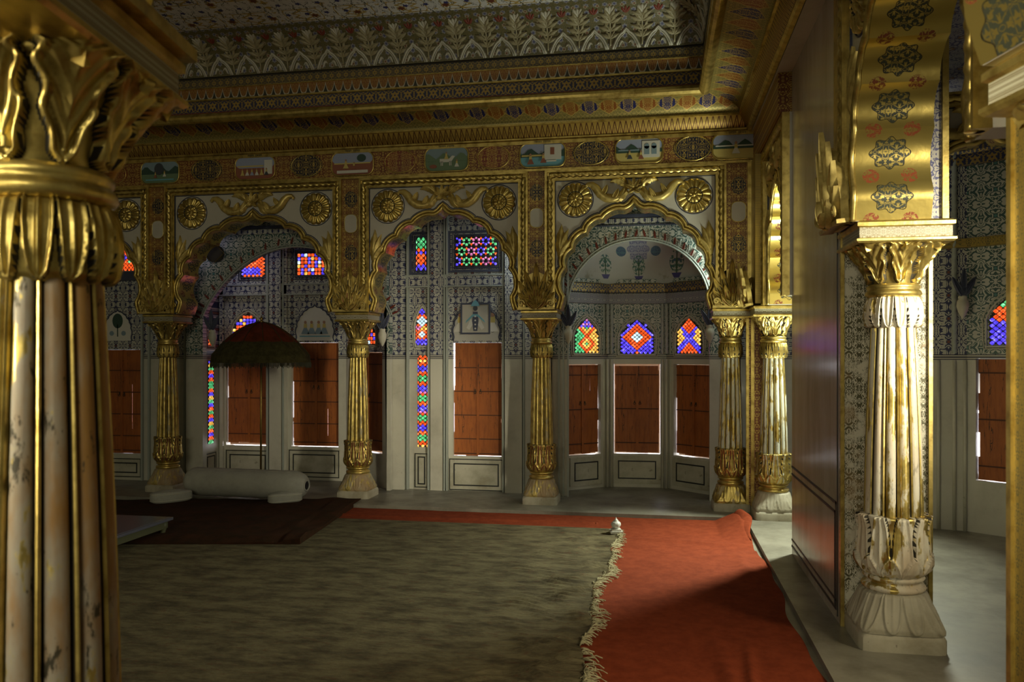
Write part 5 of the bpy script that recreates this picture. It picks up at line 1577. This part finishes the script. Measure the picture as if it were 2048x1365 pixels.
def redtop(x0, x1, y0, y1, nx, ny):
    def top(u, v):
        x = x0 + (x1 - x0) * u; y = y0 + (y1 - y0) * v
        z = FL + .008 + redz(x, y)
        if x > .7: x -= (.02 * sin(y * 3.) + .012 * sin(y * 8)) * (x - .7) / .075
        return (x, y, z)
    mb.grid(nx, ny, top)
    ring = [(i / nx, 0) for i in range(nx)] + [(1, j / ny) for j in range(ny)] + [(1 - i / nx, 1) for i in range(nx)] + [(0, 1 - j / ny) for j in range(ny)]
    vs = [top(*q) for q in ring] + [(top(*q)[0], top(*q)[1], FL + .0005) for q in ring]; k = len(ring)
    mb.add(vs, [(i, k + i, k + (i + 1) % k, (i + 1) % k) for i in range(k)], 0)
redtop(-.55, .775, .3, 7.645, 90, 300); redtop(-3.3, -.55, 7.05, 7.645, 90, 24)
mb_r = mb.build('red_runner', M['red'], None, True, .9)
setp(mb_r, 'brick-red felt runner along the far and right sides, its far right corner pulled up', 'carpet')
# folded-up flap of the runner corner
mb = MB()
def flap(u, v):
    x = .66 + .13 * u + .03 * sin(v * 5) - .04 * v * (1 - u)
    y = 7.62 - .80 * v * (.35 + .65 * u)
    z = FL + .02 + .085 * sin(pi * min(1, u * .8)) * (1 - v) ** .8 + .025 * u * (1 - v) + .03 * u * sin(pi * v)
    return (x, y, z)
mb.grid(14, 26, flap)
fp = mb.build('folded_corner', M['red'], mb_r, True); sm_ = fp.modifiers.new('s', 'SOLIDIFY'); sm_.thickness = .008
mb = MB(); c = onZ(1481, 1040, FL + .05)
# white marble finial holding the carpet corner
fp_ = onZ(1232, 1066, FL + .02)
r = thing('carpet_weight', (fp_.x, fp_.y, FL + .02), .2, 'small white marble bud-shaped weight on the far corner of the woven carpet', 'carpet weight')
mb = MB(); mb.box(-.052, .052, -.052, .052, 0, .018); mb.box(-.040, .040, -.040, .040, .018, .034); mb.build('square_base', M['white_marble'], r)
pf = [(.020, .034), (.022, .040), (.034, .050), (.041, .066), (.040, .082), (.030, .095), (.018, .100), (.020, .106), (.012, .112), (.006, .122), (.0005, .134)]
mb = MB(); mb.grid(28, len(pf) - 1, lambda u, v: (cos(2 * pi * u) * pf[int(round(v * (len(pf) - 1)))][0] * (1 + .05 * cos(u * 2 * pi * 10)), sin(2 * pi * u) * pf[int(round(v * (len(pf) - 1)))][0] * (1 + .05 * cos(u * 2 * pi * 10)), pf[int(round(v * (len(pf) - 1)))][1]), closeu=True)
mb.build('bud', M['white_marble'], r, True)
# dark rug on a thin mattress
RZ = PL + .012
rp = [onZ(205, 1000, RZ), onZ(722, 997, RZ), onZ(600, 1078, RZ), onZ(370, 1079, RZ), onZ(205, 1079, RZ)]
mb = MB()
def rugp(u, v):
    far = rp[0].lerp(rp[1], u); near = onZ(205 + (600 - 205) * u, 1079, RZ)
    p = far.lerp(near, v); p.z = RZ + .008 * nz(p.x, p.y, 1.6) + .012 * max(0, sin(u * 30 + v * 9)) * (u ** 2) - (0.03 * (max(0, v - .93) / .07)) 
    if u > .9: p.z += .02 * sin(v * 8)
    return p
mb.grid(90, 40, rugp)
N0 = len(mb.v)
ring = [(i / 60, 1) for i in range(61)] + [(1, 1 - j / 30) for j in range(31)]
vs = [rugp(*q) for q in ring]; vb = [Vector((p.x, p.y, FL + .001 if p.y < 7.64 else PL + .0005)) for p in vs]; k = len(ring)
mb.add(vs + vb, [(i, i + 1, k + i + 1, k + i) for i in range(k - 1)], 0)
rug = mb.build('pile_rug', M['rug'], None, True, .9); setp(rug, 'dark brown pile rug spread under the white bolster', 'rug')
# bolster
bp0, bp1 = onY(376, 980, 7.80), onY(613, 980, 7.73)
L_ = (bp1 - bp0).length; rzb = atan2(bp1.y - bp0.y, bp1.x - bp0.x)
r = thing('bolster', (bp0.x, bp0.y, RZ), rzb, 'long white cotton bolster behind the two flat arm cushions', 'bolster')
mb = MB(); R = .150
def bol(u, v):
    a = 2 * pi * u; s = v
    e = 1.0
    if s < .08: e = sqrt(max(0, 1 - ((.08 - s) / .08) ** 2)) * .72 + .28
    if s > .88: e = sqrt(max(0, 1 - ((s - .88) / .12) ** 2)) * .66 + .34
    rr = R * e * (1 + .012 * sin(s * 40 + 3 * a) + (.02 * cos(20 * a) * (s > .86) * (s - .86) * 6))
    return (s * L_, cos(a) * rr * 1.08, max(-.0, R + sin(a) * rr) * .98 + .004)
mb.grid(60, 60, bol, closeu=True); mb.build('bolster_cover', M['cotton'], r, True)
mb = MB(); rr0 = R * .34
mb.tube([Vector((L_ + .002, cos(a) * rr0 * 1.08, R + sin(a) * rr0)) for a in [2 * pi * i / 24 for i in range(24)]], .008, 6, closed=True); mb.build('piped_ring', M['cotton'], r, True)
mb = MB(); v = [(L_ - .002, 0, R)] + [(L_ - .002, cos(2 * pi * i / 24) * rr0 * 1.08, R + sin(2 * pi * i / 24) * rr0) for i in range(24)]
mb.add(v, [(0, 1 + i, 1 + (i + 1) % 24) for i in range(24)]); mb.build('hollow_shade_disc', M['dark'], r)  # flat black disc, its colour stands for the shade inside the end
mb = MB()
for q in (.35, 1.9): mb.tube([Vector((L_ * (.1 + .78 * t), cos(q) * R * 1.085, R + sin(q) * R * .985)) for t in [i / 20 for i in range(21)]], .0025, 4)
mb.build('seam', M['plaster'], r, True)
def pad(p0, p1, wid, hgt, lab, bend=0.0):
    d = (p1 - p0); L = d.length; a = atan2(d.y, d.x)
    r = thing('arm_cushion', (p0.x, p0.y, RZ), a, lab, 'cushion', 'white arm cushions')
    mb = MB(); n = 40
    def f(u, v):
        an = 2 * pi * u; e = 2.6
        c, s = cos(an), sin(an)
        x = (abs(c) ** (2 / e)) * (1 if c > 0 else -1) * L / 2 + L / 2; y = (abs(s) ** (2 / e)) * (1 if s > 0 else -1) * wid / 2 * (1 - .18 * (x / L))
        k = v
        q = (1 - abs(2 * k - 1) ** 3.2) ** .5 if 0 < k < 1 else 0
        sc_ = .86 + .14 * q
        if k <= 0 or k >= 1: sc_ = .86
        x2 = L / 2 + (x - L / 2) * sc_; y2 = y * sc_ + bend * sin(pi * x / L)
        return (x2, y2, hgt * k)
    mb.grid(48, 10, f, closeu=True)
    # top & bottom domes
    def dome(u, v):
        x, y, z = f(u, 1.0); cx_, cy_ = L / 2, bend
        return (cx_ + (x - cx_) * (1 - v), cy_ * v + (y) * (1 - v), hgt + .018 * sin(v * pi / 2))
    mb.grid(48, 6, dome, closeu=True)
    mb.build('cushion_cover', M['cotton'], r, True)
    for zz in (.82, .2):
        mbp = MB(); mbp.tube([Vector(f(i / 40, zz)) + Vector((0, 0, 0)) for i in range(40)], .004, 5, closed=True); mbp.build('piping', M['plaster'], r, True)
    return r
pad(onZ(300, 1008, RZ) , onZ(384, 999, RZ), .21, .105, 'left white arm cushion, pointing out beside the column foot')
pad(onZ(536, 1008, RZ), onZ(604, 1002, RZ) , .20, .095, 'right white arm cushion in front of the hollow bolster end', .02)
# parasol
up_ = onY(523, 900, 7.95)
r = thing('ceremonial_parasol', (up_.x, 7.95, PL), 0, 'maroon and olive fringed ceremonial parasol on a thin pole', 'parasol')
mtop = onY(523, 645, 7.95).z - PL; mrim = onY(523, 712, 7.95).z - PL; RR = .505
mb = MB(); mb.tube([Vector((-.02, .02, .02)), Vector((-.01, .01, .8)), Vector((0, 0, mtop + .01))], .011, 8); mb.build('pole', M['brass'], r, True)
mb = MB(); mb.tube([Vector((-.02, .02, 0)), Vector((-.02, .02, .03)), Vector((-.02, .02, .06))], .06, 16, rf=lambda t: 1.3 - t * .8); mb.build('pole_foot', M['brass'], r, True)
def can(u, v):
    a = 2 * pi * u; k = abs(((u * 12) % 1) - .5) * 2      # 0 mid-panel, 1 on rib
    rr = RR * v * (1 - .035 * (1 - k) * v)
    z = mtop - (mtop - mrim) * (v ** 1.9) - .012 * (1 - k) * sin(pi * v)
    return (cos(a) * rr, sin(a) * rr, z)
mb = MB(); mb.grid(96, 16, can, lambda u, v: 0 if v < .72 else 1, closeu=True)
mb.build('canopy', [M['umb_red'], M['umb_olive']], r, True)
mb = MB()
for i in range(12): mb.tube([Vector(can(i / 12, v)) + Vector((0, 0, .003)) for v in [k / 10 for k in range(11)]], .004, 5)
mb.build('rib_braid', M['umb_olive'], r, True)
mb = MB()
def val(u, v):
    x, y, z = can(u, 1.0); k = abs(((u * 36) % 1) - .5) * 2
    return (x * (1 + .02 * v), y * (1 + .02 * v), z - .075 * v)
mb.grid(96, 3, val, closeu=True); va = mb.build('valance', M['umb_olive'], r, True)
mb = MB()
for i in range(220):
    x, y, z = val(i / 220, 1.0); l = .045 + .01 * sin(i * 1.7)
    mb.tube([Vector((x, y, z + .004)), Vector((x * 1.005, y * 1.005, z - l))], .0042, 4)
ft = mb.build('fringe', M['umb_fringe'], r); ft['kind'] = 'stuff'
mb = MB(); pf2 = [(.0, 0), (.03, 0), (.02, .015), (.010, .02), (.018, .035), (.014, .05), (.004, .06), (.0005, .085)]
mb.grid(16, len(pf2) - 1, lambda u, v: (cos(2 * pi * u) * pf2[int(round(v * 7))][0], sin(2 * pi * u) * pf2[int(round(v * 7))][0], mtop + pf2[int(round(v * 7))][1]), closeu=True); mb.build('finial', M['brass'], r, True)
# low table
r = thing('low_table', (-4.04, 6.16, FL + .012), 0, 'low dark polished table half hidden by the big foreground column', 'table')
Wt, Dt, Ht = 1.15, 1.05, .16
mb = MB(); mb.box(-Wt, 0, -Dt, 0, Ht - .022, Ht); mb.box(-Wt + .02, -.02, -Dt + .02, -.02, Ht, Ht + .003); mb.build('table_top', M['table_top'], r)
mb = MB()
for (a, b, c, d) in ((-Wt + .03, -.03, -.045, -.03), (-Wt + .03, -.03, -Dt + .03, -Dt + .045), (-.045, -.03, -Dt + .045, -.045), (-Wt + .03, -Wt + .045, -Dt + .045, -.045)): mb.box(a, b, c, d, Ht - .085, Ht - .022)
mb.build('apron', M['table_side'], r)
for sx, sy in ((0, 0), (0, 1), (1, 0), (1, 1)):
    x_, y_ = -.06 - sx * (Wt - .12), -.06 - sy * (Dt - .12)
    mb = MB(); mb.tube([Vector((x_, y_, Ht - .03)), Vector((x_ * .98, y_, Ht * .55)), Vector((x_, y_, Ht * .3)), Vector((x_, y_, Ht * .12)), Vector((x_, y_, 0))], .035, 12, rf=lambda t: (1.0, 1.1, .65, .9, 1.1)[int(round(t * 4))])
    mb.build('leg', M['table_side'], r, True)

# ================================================================== light
def area(name, loc, tgt, sx, sy, energy, col, spread=180):
    l = bpy.data.lights.new(name, 'AREA'); l.shape = 'RECTANGLE'; l.size = sx; l.size_y = sy; l.energy = energy; l.color = col; l.spread = math.radians(spread)
    o = bpy.data.objects.new(name, l); COL.objects.link(o)
    loc = Vector(loc); d = Vector(tgt) - loc
    o.matrix_world = Matrix.Translation(loc) @ d.to_track_quat('-Z', 'Y').to_matrix().to_4x4()
    return o
area('rear_door_daylight', (-2.6, -3.9, 1.9), (.6, 6, 2.0), 1.4, 2.4, 38, (1, .88, .60))
area('left_column_fill', (-4.8, -1.9, 2.3), (-1.0, .95, 2.0), .5, 1.2, 9, (1, .88, .60), 20)  # added fill to brighten the gilding of the foreground column
area('rear_ceiling_fill', (-1.0, -3.85, 3.3), (.2, 6, 4.5), 2.4, .7, 82, (1, .94, .70))  # added upward fill for cove and ceiling, unseen behind the camera
area('side_window_near', (3.05, 1.7, 2.2), (1.15, 4.45, 1.75), .45, .9, 15, (1, .9, .68), 32)
area('side_gallery_window', (1.93, 7.42, 2.55), (.25, 6.15, 0.0), .3, .4, 46, (.95, 1, .80), 90)
area('side_window_entrance', (2.95, 2.7, 2.35), (-.1, 3.5, 0.0), .4, .7, 8, (1, .84, .55), 60)
area('side_gallery_opening', (3.15, 5.3, 1.6), (2.0, 5.6, .6), .5, .9, 1.2, (.55, .55, 1))
area('floor_bounce_fill', (1.62, 6.7, .30), (.5, 7.8, 3.9), .4, .4, 14, (.95, 1, .78), 70)  # added lamp standing in for light bounced up off the sunlit floor
area('far_gallery_left_window', (-5.2, 8.60, 2.9), (-3.0, 8.35, .4), .4, .3, 2.0, (.75, .72, 1))
area('flat_wall_fill', (-1.27, 8.33, 2.75), (-2.3, 8.7, 1.7), .12, .5, 2.2, (.85, .95, 1))  # added fill hidden behind the spandrel, brightens the flat gallery wall
area('half_dome_fill', (.68, 8.36, 2.55), (-.5, 9.1, 2.1), .12, .5, 4.0, (.88, 1, .88))  # added fill tucked behind the right spandrel to lift the half dome
w = bpy.data.worlds.new('World'); SC.world = w; w.use_nodes = True
bg = w.node_tree.nodes['Background']; bg.inputs[0].default_value = (.9, .92, 1, 1); bg.inputs[1].default_value = .3

# ================================================================== camera
cd = bpy.data.cameras.new('Camera'); cam = bpy.data.objects.new('Camera', cd); COL.objects.link(cam)
cam.location = (0, 0, EYE); cam.rotation_euler = (pi / 2, 0, TH)
cd.sensor_width = 36; cd.lens = FPX / 2048 * 36; cd.shift_y = (CY - 682.5) / 2048
cd.clip_start = .05; cd.clip_end = 100
cd.dof.use_dof = True; cd.dof.focus_distance = 7.0; cd.dof.aperture_fstop = 4.5
SC.camera = cam
SC.view_settings.view_transform = 'Standard'; SC.view_settings.look = 'None'
SC.view_settings.exposure = 0.25; SC.view_settings.gamma = 1.0; SC.view_settings.use_curve_mapping = False
